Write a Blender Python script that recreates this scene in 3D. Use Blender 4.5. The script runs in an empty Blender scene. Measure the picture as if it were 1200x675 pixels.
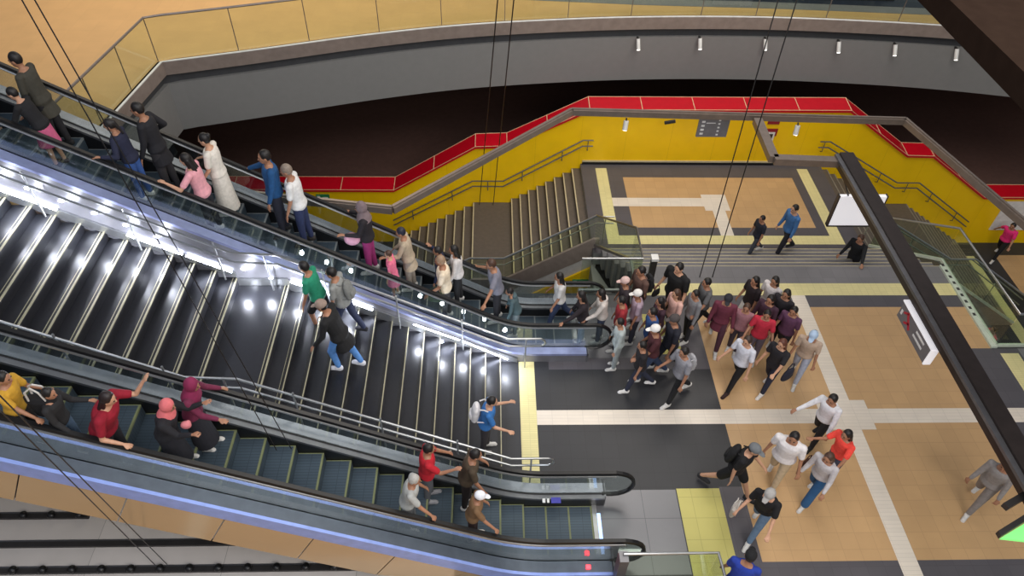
import bpy, bmesh, math, random
from mathutils import Vector, Matrix
from math import sin, cos, pi, radians, tan
random.seed(7)
SC = bpy.context.scene
COL = SC.collection

# ------------------------------------------------------------------ materials
def lin(c):
    return tuple(((v/255)/12.92 if v/255 <= .04045 else ((v/255+.055)/1.055)**2.4) for v in c)
MATS = {}
def mat(name, rgb, rough=.6, metal=0., emit=None, es=0., noise=.06, nscale=6., spec=.5, alpha=None):
    if name in MATS: return MATS[name]
    m = bpy.data.materials.new(name); m.use_nodes = True
    nt = m.node_tree; b = nt.nodes['Principled BSDF']
    c = lin(rgb)
    if noise > 0:
        tc = nt.nodes.new('ShaderNodeTexCoord'); n = nt.nodes.new('ShaderNodeTexNoise')
        n.inputs['Scale'].default_value = nscale; n.inputs['Detail'].default_value = 3
        nt.links.new(tc.outputs['Object'], n.inputs['Vector'])
        r = nt.nodes.new('ShaderNodeValToRGB')
        r.color_ramp.elements[0].position = .3; r.color_ramp.elements[1].position = .7
        r.color_ramp.elements[0].color = tuple(max(0, v*(1-noise*1.6)) for v in c)+(1,)
        r.color_ramp.elements[1].color = tuple(min(1, v*(1+noise*1.6)) for v in c)+(1,)
        nt.links.new(n.outputs['Fac'], r.inputs['Fac']); nt.links.new(r.outputs['Color'], b.inputs['Base Color'])
    else:
        b.inputs['Base Color'].default_value = c+(1,)
    b.inputs['Roughness'].default_value = rough; b.inputs['Metallic'].default_value = metal
    b.inputs['Specular IOR Level'].default_value = spec
    if emit:
        b.inputs['Emission Color'].default_value = lin(emit)+(1,); b.inputs['Emission Strength'].default_value = es
    MATS[name] = m; return m

def tilemat(name, rgb, size=(.3,.3), rough=.35, grout=.72, vary=.05, off=0.0, metal=0.):
    """stone tiles laid out in world space with thin joints"""
    if name in MATS: return MATS[name]
    m = bpy.data.materials.new(name); m.use_nodes = True
    nt = m.node_tree; b = nt.nodes['Principled BSDF']; c = lin(rgb)
    g = nt.nodes.new('ShaderNodeNewGeometry'); br = nt.nodes.new('ShaderNodeTexBrick')
    br.offset = off; br.inputs['Scale'].default_value = 1.0
    br.inputs['Brick Width'].default_value = size[0]; br.inputs['Row Height'].default_value = size[1]
    br.inputs['Mortar Size'].default_value = .006; br.inputs['Mortar Smooth'].default_value = .3
    br.inputs['Color1'].default_value = tuple(v*(1-vary) for v in c)+(1,)
    br.inputs['Color2'].default_value = tuple(min(1, v*(1+vary)) for v in c)+(1,)
    br.inputs['Mortar'].default_value = tuple(v*grout for v in c)+(1,)
    nt.links.new(g.outputs['Position'], br.inputs['Vector'])
    n = nt.nodes.new('ShaderNodeTexNoise'); n.inputs['Scale'].default_value = 2.2; n.inputs['Detail'].default_value = 5
    nt.links.new(g.outputs['Position'], n.inputs['Vector'])
    mp = nt.nodes.new('ShaderNodeMapRange'); mp.inputs['To Min'].default_value = .9; mp.inputs['To Max'].default_value = 1.1
    nt.links.new(n.outputs['Fac'], mp.inputs['Value'])
    mx = nt.nodes.new('ShaderNodeVectorMath'); mx.operation = 'SCALE'
    nt.links.new(br.outputs['Color'], mx.inputs[0]); nt.links.new(mp.outputs['Result'], mx.inputs['Scale'])
    nt.links.new(mx.outputs['Vector'], b.inputs['Base Color'])
    b.inputs['Roughness'].default_value = rough; b.inputs['Metallic'].default_value = metal
    MATS[name] = m; return m

def glassmat(name, tint=(225,240,232), alpha=.96, rough=.03, refl=.04):
    """thin tinted sheet glass: mostly see-through, some mirror reflection"""
    if name in MATS: return MATS[name]
    m = bpy.data.materials.new(name); m.use_nodes = True
    nt = m.node_tree; nt.nodes.clear()
    o = nt.nodes.new('ShaderNodeOutputMaterial'); t = nt.nodes.new('ShaderNodeBsdfTransparent'); g = nt.nodes.new('ShaderNodeBsdfGlossy')
    t.inputs['Color'].default_value = tuple(v*alpha for v in lin(tint))+(1,)
    g.inputs['Roughness'].default_value = rough; g.inputs['Color'].default_value = (.85,.9,.88,1)
    fr = nt.nodes.new('ShaderNodeLayerWeight'); fr.inputs['Blend'].default_value = .5
    pw = nt.nodes.new('ShaderNodeMath'); pw.operation = 'POWER'; pw.inputs[1].default_value = 4.
    nt.links.new(fr.outputs['Facing'], pw.inputs[0])
    ad = nt.nodes.new('ShaderNodeMath'); ad.operation = 'MULTIPLY_ADD'; ad.use_clamp = True; ad.inputs[1].default_value = .55; ad.inputs[2].default_value = refl
    nt.links.new(pw.outputs['Value'], ad.inputs[0])
    mx = nt.nodes.new('ShaderNodeMixShader'); nt.links.new(ad.outputs['Value'], mx.inputs['Fac'])
    nt.links.new(t.outputs[0], mx.inputs[1]); nt.links.new(g.outputs[0], mx.inputs[2]); nt.links.new(mx.outputs[0], o.inputs['Surface'])
    MATS[name] = m; return m

# ------------------------------------------------------------------ mesh building
class MB:
    def __init__(s): s.v = []; s.f = []; s.mi = []
    def add(s, vs, fs, mi=0):
        o = len(s.v); s.v += [tuple(v) for v in vs]; s.f += [tuple(i+o for i in f) for f in fs]; s.mi += [mi]*len(fs); return s
    def box(s, x0, x1, y0, y1, z0, z1, mi=0):
        v = [(x0,y0,z0),(x1,y0,z0),(x1,y1,z0),(x0,y1,z0),(x0,y0,z1),(x1,y0,z1),(x1,y1,z1),(x0,y1,z1)]
        return s.add(v, [(0,3,2,1),(4,5,6,7),(0,1,5,4),(1,2,6,5),(2,3,7,6),(3,0,4,7)], mi)
    def beam(s, a, b, w, h, mi=0, up=(0,0,1)):
        """box of width w and height h centred on the line a-b"""
        a = Vector(a); b = Vector(b); d = (b-a).normalized(); u = Vector(up)
        r = d.cross(u)
        if r.length < 1e-4: r = d.cross(Vector((1,0,0)))
        r.normalize(); u = r.cross(d).normalized()
        v = [p+r*(i*w/2)+u*(j*h/2) for p in (a,b) for i,j in ((-1,-1),(1,-1),(1,1),(-1,1))]
        return s.add(v, [(0,1,2,3),(7,6,5,4),(0,4,5,1),(1,5,6,2),(2,6,7,3),(3,7,4,0)], mi)
    def prism(s, poly, axis, a, b, mi=0):
        """polygon in the plane across `axis`, extruded from a to b"""
        n = len(poly)
        def P(p, t): return {'x':(t,p[0],p[1]), 'y':(p[0],t,p[1]), 'z':(p[0],p[1],t)}[axis]
        v = [P(p,a) for p in poly]+[P(p,b) for p in poly]
        return s.add(v, [tuple(range(n))[::-1], tuple(range(n,2*n))]+[(i,(i+1)%n,(i+1)%n+n,i+n) for i in range(n)], mi)
    def strip(s, pts, axis_y0, axis_y1, dz0, dz1, mi=0):
        """band following (x,z) points, extruded in y, between z+dz0 and z+dz1"""
        n = len(pts); v = []
        for x,z in pts:
            v += [(x,axis_y0,z+dz0),(x,axis_y1,z+dz0),(x,axis_y1,z+dz1),(x,axis_y0,z+dz1)]
        f = [(0,1,2,3),(4*n-1,4*n-2,4*n-3,4*n-4)]
        for i in range(n-1):
            for k in range(4): f.append((4*i+k,4*i+4+k,4*i+4+(k+1)%4,4*i+(k+1)%4))
        return s.add(v, f, mi)
    def tube(s, pts, r, n=8, mi=0, closed=False):
        P = [Vector(p) for p in pts]; m = len(P); v = []; prev = None
        for i,p in enumerate(P):
            a = P[i-1] if (i>0 or closed) else P[i]; b = P[(i+1)%m] if (i<m-1 or closed) else P[i]
            d = (b-a).normalized()
            if prev is None:
                x = d.cross(Vector((0,0,1)));
                if x.length < 1e-3: x = d.cross(Vector((0,1,0)))
            else: x = prev-d*prev.dot(d)
            x.normalize(); y = d.cross(x); prev = x
            rr = r[i] if isinstance(r,(list,tuple)) else r
            v += [p+x*(cos(2*pi*k/n)*rr)+y*(sin(2*pi*k/n)*rr) for k in range(n)]
        f = []
        for i in range(m if closed else m-1):
            j = (i+1)%m
            for k in range(n): f.append((i*n+k, j*n+k, j*n+(k+1)%n, i*n+(k+1)%n))
        if not closed: f += [tuple(range(n)), tuple(range((m-1)*n,m*n))[::-1]]
        return s.add(v, f, mi)
    def ellips(s, c, r, n=12, m=8, rot=None, mi=0):
        v = []; R = rot or Matrix.Identity(3); c = Vector(c)
        v.append(c+R@Vector((0,0,r[2])))
        for i in range(1,m):
            t = pi*i/m
            for k in range(n): v.append(c+R@Vector((r[0]*sin(t)*cos(2*pi*k/n), r[1]*sin(t)*sin(2*pi*k/n), r[2]*cos(t))))
        v.append(c+R@Vector((0,0,-r[2])))
        f = [(0,1+k,1+(k+1)%n) for k in range(n)]
        for i in range(m-2):
            for k in range(n): f.append((1+i*n+k, 1+(i+1)*n+k, 1+(i+1)*n+(k+1)%n, 1+i*n+(k+1)%n))
        L = len(v)-1
        f += [(L, 1+(m-2)*n+(k+1)%n, 1+(m-2)*n+k) for k in range(n)]
        return s.add(v, f, mi)
    def cap(s, a, b, ra, rb, n=10, flat=1., up=None, mi=0):
        """closed tapered capsule; flat<1 squashes it along `up`"""
        a = Vector(a); b = Vector(b); d = b-a; L = d.length
        d = d.normalized() if L > 1e-6 else Vector((0,0,1))
        u = Vector(up) if up is not None else Vector((0,0,1))
        x = d.cross(u)
        if x.length < 1e-3: x = d.cross(Vector((1,0,0)))
        x.normalize(); y = x.cross(d).normalized()
        rings = []
        for t in (-.97,-.7,-.35,0): rings.append((a+d*(t*ra), ra*math.sqrt(max(0.02,1-t*t))))
        for t in (0,.35,.7,.97): rings.append((b+d*(t*rb), rb*math.sqrt(max(0.02,1-t*t))))
        v = []
        for p,r in rings:
            v += [p+x*(cos(2*pi*k/n)*r)+y*(sin(2*pi*k/n)*r*flat) for k in range(n)]
        m = len(rings); f = []
        for i in range(m-1):
            for k in range(n): f.append((i*n+k,i*n+(k+1)%n,(i+1)*n+(k+1)%n,(i+1)*n+k))
        f += [tuple(range(n))[::-1], tuple(range((m-1)*n,m*n))]
        return s.add(v, f, mi)
    def loft(s, rings, n=16, mi=0):
        """rings: (centre, rx, ry, xdir, ydir)"""
        v = []
        for c,rx,ry,xd,yd in rings:
            c = Vector(c); v += [c+Vector(xd)*(rx*cos(2*pi*k/n))+Vector(yd)*(ry*sin(2*pi*k/n)) for k in range(n)]
        m = len(rings); f = []
        for i in range(m-1):
            for k in range(n): f.append((i*n+k,i*n+(k+1)%n,(i+1)*n+(k+1)%n,(i+1)*n+k))
        f += [tuple(range(n))[::-1], tuple(range((m-1)*n,m*n))]
        return s.add(v, f, mi)
    def build(s, name, mats, parent=None, smooth=False, bevel=0, loc=None, remesh=0, smooth_it=0):
        me = bpy.data.meshes.new(name); me.from_pydata(s.v, [], s.f)
        if not isinstance(mats,(list,tuple)): mats = [mats]
        for m in mats: me.materials.append(m)
        if len(mats) > 1: me.polygons.foreach_set('material_index', s.mi)
        bm = bmesh.new(); bm.from_mesh(me); bmesh.ops.recalc_face_normals(bm, faces=bm.faces); bm.to_mesh(me); bm.free()
        o = bpy.data.objects.new(name, me); COL.objects.link(o)
        if remesh:
            md = o.modifiers.new('r','REMESH'); md.mode = 'VOXEL'; md.voxel_size = remesh; md.use_smooth_shade = True
            if smooth_it:
                sm = o.modifiers.new('s','SMOOTH'); sm.iterations = smooth_it; sm.factor = .5
            dg = bpy.context.evaluated_depsgraph_get(); dg.update()
            me2 = bpy.data.meshes.new_from_object(o.evaluated_get(dg), depsgraph=dg)
            me2.name = name; o.modifiers.clear(); o.data = me2
            me2.materials.clear(); me2.materials.append(mats[0]); bpy.data.meshes.remove(me); me = me2
            me.polygons.foreach_set('use_smooth', [True]*len(me.polygons))
        elif smooth:
            me.polygons.foreach_set('use_smooth', [True]*len(me.polygons))
            md = o.modifiers.new('es','EDGE_SPLIT'); md.split_angle = radians(40)
        if bevel:
            md = o.modifiers.new('b','BEVEL'); md.width = bevel; md.segments = 2; md.limit_method = 'ANGLE'
        if parent is not None: o.parent = parent
        if loc is not None: o.location = loc
        return o

def tag(o, label=None, cat=None, group=None, kind=None):
    if label: o['label'] = label
    if cat: o['category'] = cat
    if group: o['group'] = group
    if kind: o['kind'] = kind
    return o
def empty(name, loc=(0,0,0), rz=0.):
    o = bpy.data.objects.new(name, None); COL.objects.link(o); o.location = loc; o.rotation_euler = (0,0,rz)
    o.empty_display_size = .1; return o
def copy_tree(o, parent=None):
    c = o.copy(); COL.objects.link(c); c.parent = parent
    for ch in list(o.children): copy_tree(ch, c)
    return c
def struct(o): o['kind'] = 'structure'; return o
# ------------------------------------------------------------------ palette
DARK = tilemat('dark_tile', (44,45,49), (.3,.3), .48, .8)
DARK2 = tilemat('charcoal_tile', (84,81,86), (.3,.3), .45, .85)
TAN = tilemat('tan_tile', (192,156,112), (.3,.3), .42, .86, .035)
WHITE = tilemat('white_tile', (224,214,200), (.3,.075), .4, .88, .03)
YELT = tilemat('yellow_tactile', (222,212,154), (.15,.05), .5, .86, .03)
YPAD = tilemat('yellow_pad', (188,180,104), (.4,.4), .5, .75, .03)
GRAYT = tilemat('grey_tile', (120,118,120), (.3,.3), .3, .85)
PLATE = tilemat('steel_floor_plate', (112,113,117), (.9,1.2), .32, .6, .03, metal=.6)
SLABM = tilemat('pale_slab', (205,198,192), (2.2,3.1), .55, .6, .06)
UPT = tilemat('upper_tan_tile', (206,164,108), (.6,.6), .45, .93, .02)
STEEL = mat('steel', (176,178,180), .3, .9)
BRUSH = mat('brushed_steel', (120,120,124), .38, .7)
DSTEEL = mat('dark_steel', (70,68,68), .4, .6)
BROWNM = mat('brown_metal', (130,118,110), .38, .4)
BLACK = mat('black_rubber', (17,17,19), .38, .0)
VOIDM = mat('dark_brown_paint', (92,66,58), .8, 0)
YEL = tilemat('yellow_panel', (255,206,6), (1.32,9), .32, .8, .015)
RED = mat('red_coping', (196,10,32), .35, 0, noise=.03)
PALE = mat('pale_line', (226,190,150), .5)
GREYP = mat('grey_panel', (128,128,127), .55, 0, noise=.015)
FASC = mat('fascia_metal', (156,142,134), .3, .3)
RECESS = mat('recess_grey', (62,63,66), .6)
WHITEP = mat('white_paint', (225,225,222), .4)
GLASS = glassmat('clear_glass', (247,252,244), .98, .03, .03)
GLASSB = glassmat('smoked_glass', (236,242,242), .96, .02, .08)
GLASSR = glassmat('mirror_glass', (225,230,232), .9, .03, .42)
GRAN = mat('black_granite', (34,35,41), .34, .25, spec=.8, nscale=14)
STAIRG = mat('stair_grey_granite', (92,84,78), .45, nscale=9)
NOSE = mat('nosing_metal', (176,170,142), .35, .35); NOSEG = mat('nosing_groove', (58,58,58), .3, .6)
NOSE2 = mat('pale_nosing', (196,184,150), .5)
LAV = mat('bluelit_aluminium', (150,158,200), .33, .55)  # aluminium deck with the reflected bluish light mixed into its colour
LAV2 = mat('pale_aluminium', (160,162,172), .35, .6)
GOLD = mat('gold_cladding', (206,180,144), .24, .35, noise=.03, nscale=1.)
STEPM = tilemat('escalator_step', (74,88,100), (.4,.05), .45, .7, .02, metal=.3)
STEPY = mat('step_yellow_line', (122,128,92), .5); STEPG = mat('step_pale_line', (126,132,134), .5)
LEDM = mat('led_light', (255,255,255), .5, emit=(224,231,255), es=32, noise=0)
LAMP = mat('lamp_glow', (255,255,255), .5, emit=(255,250,240), es=3, noise=0)
SIGNW = mat('lit_sign_white', (235,235,238), .4, emit=(225,222,228), es=.55, noise=0)
REDL = mat('red_indicator', (255,60,60), .5, emit=(255,40,50), es=8, noise=0)

_build = MB.build
def build(s, name, mats, parent=None, **k):
    """geometry is given in place coordinates; origin goes to the base of a top-level mesh"""
    if parent is not None and s.v:
        w = Vector((0,0,0)); p = parent
        while p is not None: w += p.location; p = p.parent
        if w.length > 0: s.v = [tuple(Vector(v)-w) for v in s.v]
        return _build(s, name, mats, parent, **k)
    if 'loc' not in k and s.v:
        xs = [v[0] for v in s.v]; ys = [v[1] for v in s.v]; zs = [v[2] for v in s.v]
        c = Vector(((min(xs)+max(xs))/2, (min(ys)+max(ys))/2, min(zs)))
        s.v = [tuple(Vector(v)-c) for v in s.v]; k['loc'] = c
    return _build(s, name, mats, None, **k)
MB.build = build

def floor_cells(name, rects, holes, z, thick, side):
    """one slab whose top is divided into differently tiled areas; later rects win"""
    xs = sorted({v for r in rects for v in r[:2]}|{v for h in holes for v in h[:2]})
    ys = sorted({v for r in rects for v in r[2:4]}|{v for h in holes for v in h[2:4]})
    mats = []; m = MB(); grid = {}
    for i in range(len(xs)-1):
        for j in range(len(ys)-1):
            cx, cy = (xs[i]+xs[i+1])/2, (ys[j]+ys[j+1])/2
            if any(h[0]<cx<h[1] and h[2]<cy<h[3] for h in holes): continue
            mm = None
            for r in rects:
                if r[0]<cx<r[1] and r[2]<cy<r[3]: mm = r[4]
            if mm is None: continue
            grid[i,j] = mm
    mats = [side]
    for (i,j),mm in grid.items():
        if mm not in mats: mats.append(mm)
        x0,x1,y0,y1 = xs[i],xs[i+1],ys[j],ys[j+1]; k = mats.index(mm)
        m.add([(x0,y0,z),(x1,y0,z),(x1,y1,z),(x0,y1,z)], [(0,1,2,3)], k)
        m.add([(x0,y0,z-thick),(x1,y0,z-thick),(x1,y1,z-thick),(x0,y1,z-thick)], [(3,2,1,0)], 0)
        for di,dj,a,b in ((-1,0,(x0,y0),(x0,y1)),(1,0,(x1,y0),(x1,y1)),(0,-1,(x0,y0),(x1,y0)),(0,1,(x0,y1),(x1,y1))):
            if (i+di,j+dj) not in grid:
                m.add([(a[0],a[1],z),(b[0],b[1],z),(b[0],b[1],z-thick),(a[0],a[1],z-thick)], [(0,1,2,3)], 0)
    return struct(m.build(name, mats))

# ------------------------------------------------------------------ concourse floor (z = 0)
R = [(-14,17,-7,12.4,DARK), (4.56,17,4.2,5.2,DARK2), (4.13,4.56,4.2,6.6,DARK2), (3.36,10.9,11.06,11.43,DARK2), (1.2,4.56,9.3,11.43,DARK2),
     (1.6,17,-7,4.2,TAN), (4.56,17,5.2,11.06,TAN), (4.4,10.9,11.82,12.4,GRAYT), (3.36,10.9,11.82,12.4,GRAYT),
     (10.2,17,5.2,9.84,DARK2), (11.35,17,5.2,9.84,GRAYT),
     (.9,17,7.95,8.29,WHITE), (6.87,7.2,-7,11.43,WHITE), (6.5,7.5,7.8,8.5,WHITE),
     (3.36,10.9,11.43,11.82,YELT), (.58,.9,6.4,9.6,YELT), (10.9,11.3,5.2,9.7,YELT),
     (1.8,3.33,5.0,6.55,PLATE), (3.35,4.13,4.4,6.57,YPAD),
     (1.8,3.33,9.6,11.05,PLATE), (3.35,4.05,9.7,10.85,YPAD),
     (-14,-.6,4.55,6.5,SLABM), (-14,-9.5,-7,4.55,TAN), (-14,1.6,-7,4.55,TAN), (-5.2,-4.85,-7,4.55,WHITE), (-14,1.6,3.1,3.3,WHITE)]
floor = floor_cells('floor', R, [(-14,3.36,11.5,12.4),(10.9,17,9.84,12.4)], 0, .45, GREYP)

# six broad steps down to the landing
m = MB()
for k in range(1,6):
    y0 = 12.4+.317*(k-1); t = k/6
    xa, xb = 3.36-.56*t, 10.9-.6*t
    m.box(xa, xb, y0, y0+.317, -1.35, -.175*k, 0)
    m.box(xa, xb, y0+.297, y0+.317, -.175*k, -.175*k+.004, 1)
m.box(3.4,10.86,12.4,12.42,-.17,-.003,1)
st = m.build('short_staircase', [GRAYT, NOSE2])
tag(st, 'broad flight of six grey steps leading from the concourse down to the tan landing', 'stairs')

R = [(2.7,10.0,13.985,17.97,DARK2), (3.9,8.95,15.03,17.3,TAN), (3.46,6.3,15.95,16.33,WHITE), (6.04,6.75,15.76,16.49,WHITE),
     (6.24,6.6,14.7,15.76,WHITE), (3.13,3.46,14.35,17.75,YELT), (9.22,9.54,14.35,17.75,YELT), (3.13,9.54,14.35,14.7,YELT)]
floor_cells('floor_landing', R, [], -1.05, .4, GREYP)
R = [(-16,40,11.2,30,DARK), (-16,40,-10,11.2,GREYP), (16.7,40,9,17.35,TAN), (15.62,15.98,11.5,17.3,YELT)]
floor_cells('floor_lower', R, [], -4.2, .3, GREYP)

# ------------------------------------------------------------------ flights going down left and right of the landing
def side_flight(sgn, xs, xl0, xl1, label, tr2, nm):
    root = empty('staircase', ((xs+xl1)/2, 16.1, -4.2))
    tag(root, label, 'stairs')
    tr = abs(xl0-xs)/9
    pts = []
    for k in range(1,10): pts.append((xs+sgn*tr*(k-1), xs+sgn*tr*k, -1.05-.165*k) if k < 9 else (xs+sgn*tr*8, xl1, -1.05-.165*9))
    for k in range(1,10): pts.append((xl1+sgn*tr2*(k-1), xl1+sgn*tr2*k, -2.535-.1665*k))
    for a,b,z in pts:
        m = MB(); m.box(min(a,b), max(a,b), 14.34, 17.96, z-.5 if z > -3.7 else -4.2, z)
        o = m.build('step', STAIRG, root)
        n = MB(); e = b-sgn*.035; n.box(min(e,b), max(e,b), 14.36, 17.94, z, z+.006); n.build('nosing', nm, o)
    return pts
side_flight(-1, 2.7, .38, -.55, 'left flight of brown-grey stairs going down beside the yellow wall', .29, NOSE2)
side_flight(1, 10.0, 12.6, 13.3, 'right flight of brown-grey stairs going down beside the yellow wall', .25, mat('dull_nosing',(128,122,110),.5))

# ------------------------------------------------------------------ yellow wall and red coping
prof = [(-9.5,-2.1),(-2.98,-2.1),(-.45,-.5),(.48,-.46),(2.8,.77),(10.28,.8),(12.54,-.72),(13.36,-.74),(15.68,-2.3),(22,-2.3)]
m = MB(); m.prism([(-9.5,-4.2),(22,-4.2)]+prof[::-1], 'y', 17.97, 18.45)
struct(m.build('wall_back', YEL))
m = MB()
for (x0,z0),(x1,z1) in zip(prof, prof[1:]):
    m.add([(x0,17.9,z0),(x1,17.9,z1),(x1,18.5,z1+.02),(x0,18.5,z0+.02),(x0,17.9,z0+.07),(x1,17.9,z1+.07),(x1,18.5,z1+.14),(x0,18.5,z0+.14)],
          [(0,3,2,1),(4,5,6,7),(0,1,5,4),(1,2,6,5),(2,3,7,6),(3,0,4,7)], 0)
    L = math.hypot(x1-x0, z1-z0); n = max(1, round(L/1.45))
    for i in range(n+1):
        if i == n and (x1,z1) != prof[-1]: continue
        t = i/n; x = x0+(x1-x0)*t; z = z0+(z1-z0)*t
        m.beam((x,17.895,z+.073),(x,18.5,z+.143),.02,.012,1)
    for y,dz in ((17.91,.075),(18.49,.143)):
        m.beam((x0,y,z0+dz),(x1,y,z1+dz),.018,.01,1)
struct(m.build('trim_1', [RED, PALE]))
m = MB(); m.box(2.75,9.95,17.93,17.97,-1.05,-.97,0); m.box(2.75,9.95,17.94,17.97,-.97,-.92,1)
struct(m.build('baseboard_back', [BLACK, NOSE2]))
# dark roof of the lower passage beyond the coping, and the far wall
m = MB(); m.box(-16,40,18.5,34,-2.6,-2.4); struct(m.build('ceiling_lower', VOIDM))
m = MB(); m.box(-16,40,30,30.3,-2.4,3); struct(m.build('wall_far', VOIDM))
m = MB(); m.box(-14,-13.8,-7,30,-4.2,2.6); struct(m.build('wall_left', VOIDM))
# side wall under the stair railing (yellow) and the concourse edge
m = MB(); m.prism([(-1.2,-4.2),(2.78,-4.2),(2.78,-1.7),(.38,-3.3),(-.55,-3.45),(-1.2,-3.9)], 'y', 14.16, 14.24); struct(m.build('wall_stair_left', YEL))
m = MB(); m.prism([(2.66,11.56),(3.30,11.56),(3.30,12.38),(2.74,13.97),(2.66,13.97)], 'z', -4.2, -1.46); struct(m.build('wall_under_landing', GREYP))
m = MB(); m.box(16.5,18.1,17.93,17.96,-3.6,-2.42); m.box(16.52,18.08,17.925,17.93,-3.2,-3.18,0)
tag(m.build('wall_poster', WHITEP), 'large white panel on the yellow wall at the far right, behind the woman in pink', 'panel')

# ------------------------------------------------------------------ upper floor with curved edge
raw = [(-9.0,8.0),(-8.27,13.68),(-7.93,16.37)]
cr = [(-9.0,16.1),(-7.93,16.37),(-5.83,17.01),(-3.27,17.84),(-.86,18.45),(1.68,18.84),(4.3,19.08),(7.3,19.14),(10.2,18.98),(13.2,18.62),(16.5,17.9),(20,16.9)]
curve = raw[:2]
for i in range(1,len(cr)-2):
    for s in range(6):
        t = s/6; p0,p1,p2,p3 = cr[i-1],cr[i],cr[i+1],cr[i+2]
        f = lambda a: .5*(2*p1[a]+(p2[a]-p0[a])*t+(2*p0[a]-5*p1[a]+4*p2[a]-p3[a])*t*t+(-p0[a]+3*p1[a]-3*p2[a]+p3[a])*t**3)
        curve.append((f(0),f(1)))
curve.append(cr[-2])
def offs(c, d):
    out = []
    for i,p in enumerate(c):
        a = Vector(c[max(0,i-1)]); b = Vector(c[min(len(c)-1,i+1)]); t = (b-a).normalized()
        out.append((p[0]-t.y*d, p[1]+t.x*d))
    return out      # d > 0: into the floor
UZ = 3.0
m = MB(); poly = curve+[(40,16.3),(40,60),(-60,60),(-60,8)]
m.add([(x,y,UZ) for x,y in poly], [tuple(range(len(poly)))])
struct(m.build('floor_upper', UPT))
def ribbon(m, pts, z0, z1, mi=0, back=.1):
    o = offs(pts, back); n = len(pts); v = []
    for a,b in zip(pts,o): v += [(a[0],a[1],z0),(b[0],b[1],z0),(b[0],b[1],z1),(a[0],a[1],z1)]
    f = [(3,2,1,0),(4*n-4,4*n-3,4*n-2,4*n-1)]
    for i in range(n-1):
        for k in range(4): f.append((4*i+k,4*i+(k+1)%4,4*i+4+(k+1)%4,4*i+4+k))
    m.add(v, f, mi)
m = MB(); ribbon(m, offs(curve,.16), 2.3, 2.999, 1, .5); ribbon(m, curve, 2.66, 3.0, 0, .12); ribbon(m, offs(curve,.06), 1.1, 2.40, 2, .3)
ribbon(m, offs(curve,.3), 1.1, 1.16, 1, 12)
ribbon(m, curve, 3.0, 3.02, 3, .05)
struct(m.build('trim_2', [FASC, RECESS, GREYP, WHITEP]))
L = [(-2,20.35),(1.56,20.05),(4.19,19.85),(7.78,19.72),(10.15,19.57),(12.5,19.41),(18,18.9)]
m = MB(); ribbon(m, L, UZ-.002, UZ+.008, 0, .42); ribbon(m, offs(L,.42)[2:], UZ-.002, UZ+.014, 1, 6)
struct(m.build('trim_3', [GRAYT, mat('dark_shop_floor',(34,40,56),.4)]))
s = empty('display_rack', (9,20.45,UZ)); tag(s, 'dark blue rack with slanted pale panels on the upper floor at the top edge', 'rack')
m = MB(); m.box(6.6,11.6,20.3,20.36,UZ+.01,UZ+.05); m.box(6.6,11.6,20.9,20.96,UZ+.01,UZ+.6); m.build('frame', DSTEEL, s)
BLU = mat('rack_blue',(60,92,150),.4)
for k in range(11):
    m = MB(); x = 6.8+.43*k; m.beam((x,20.33,UZ+.03),(x-.22,20.93,UZ+.5),.12 if k%3 else .05,.02); m.build('panel', WHITEP if k%3 == 1 else BLU, s)

# glass balustrade on the upper floor edge
bal = empty('glass_balustrade', (0,18,UZ)); tag(bal, 'long curved glass balustrade with thin dark handrail around the upper tan floor', 'balustrade')
gl = offs(curve, .1)
seglen = 0; start = 0; panels = []
for i in range(1,len(gl)):
    seglen += math.dist(gl[i-1],gl[i])
    if seglen > 1.5 or i in (1,2) or i == len(gl)-1: panels.append((start,i)); start = i; seglen = 0
for a,b in panels:
    pts = gl[a:b+1]
    nsub = max(1, round(math.dist(pts[0],pts[-1])/1.75)) if len(pts) == 2 else 1
    for s in range(nsub):
        if nsub > 1:
            p0 = Vector(pts[0]).lerp(Vector(pts[1]), s/nsub); p1 = Vector(pts[0]).lerp(Vector(pts[1]), (s+1)/nsub); pp = [tuple(p0),tuple(p1)]
        else: pp = pts
        d0 = (Vector(pp[1])-Vector(pp[0])).normalized()*.012; pp = [tuple(Vector(pp[0])+d0)]+pp[1:]
        m = MB(); ribbon(m, pp, UZ+.02, UZ+1.08, 0, .016); m.build('glass_panel', GLASS, bal)
        m = MB(); m.box(pp[0][0]-.022,pp[0][0]-.004,pp[0][1]-.01,pp[0][1]+.01,UZ+.02,UZ+1.08); m.build('joint', BROWNM, bal)
m = MB(); m.tube([(x,y,UZ+1.1) for x,y in gl], .028, 6); m.build('handrail', BROWNM, bal, smooth=True)

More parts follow.
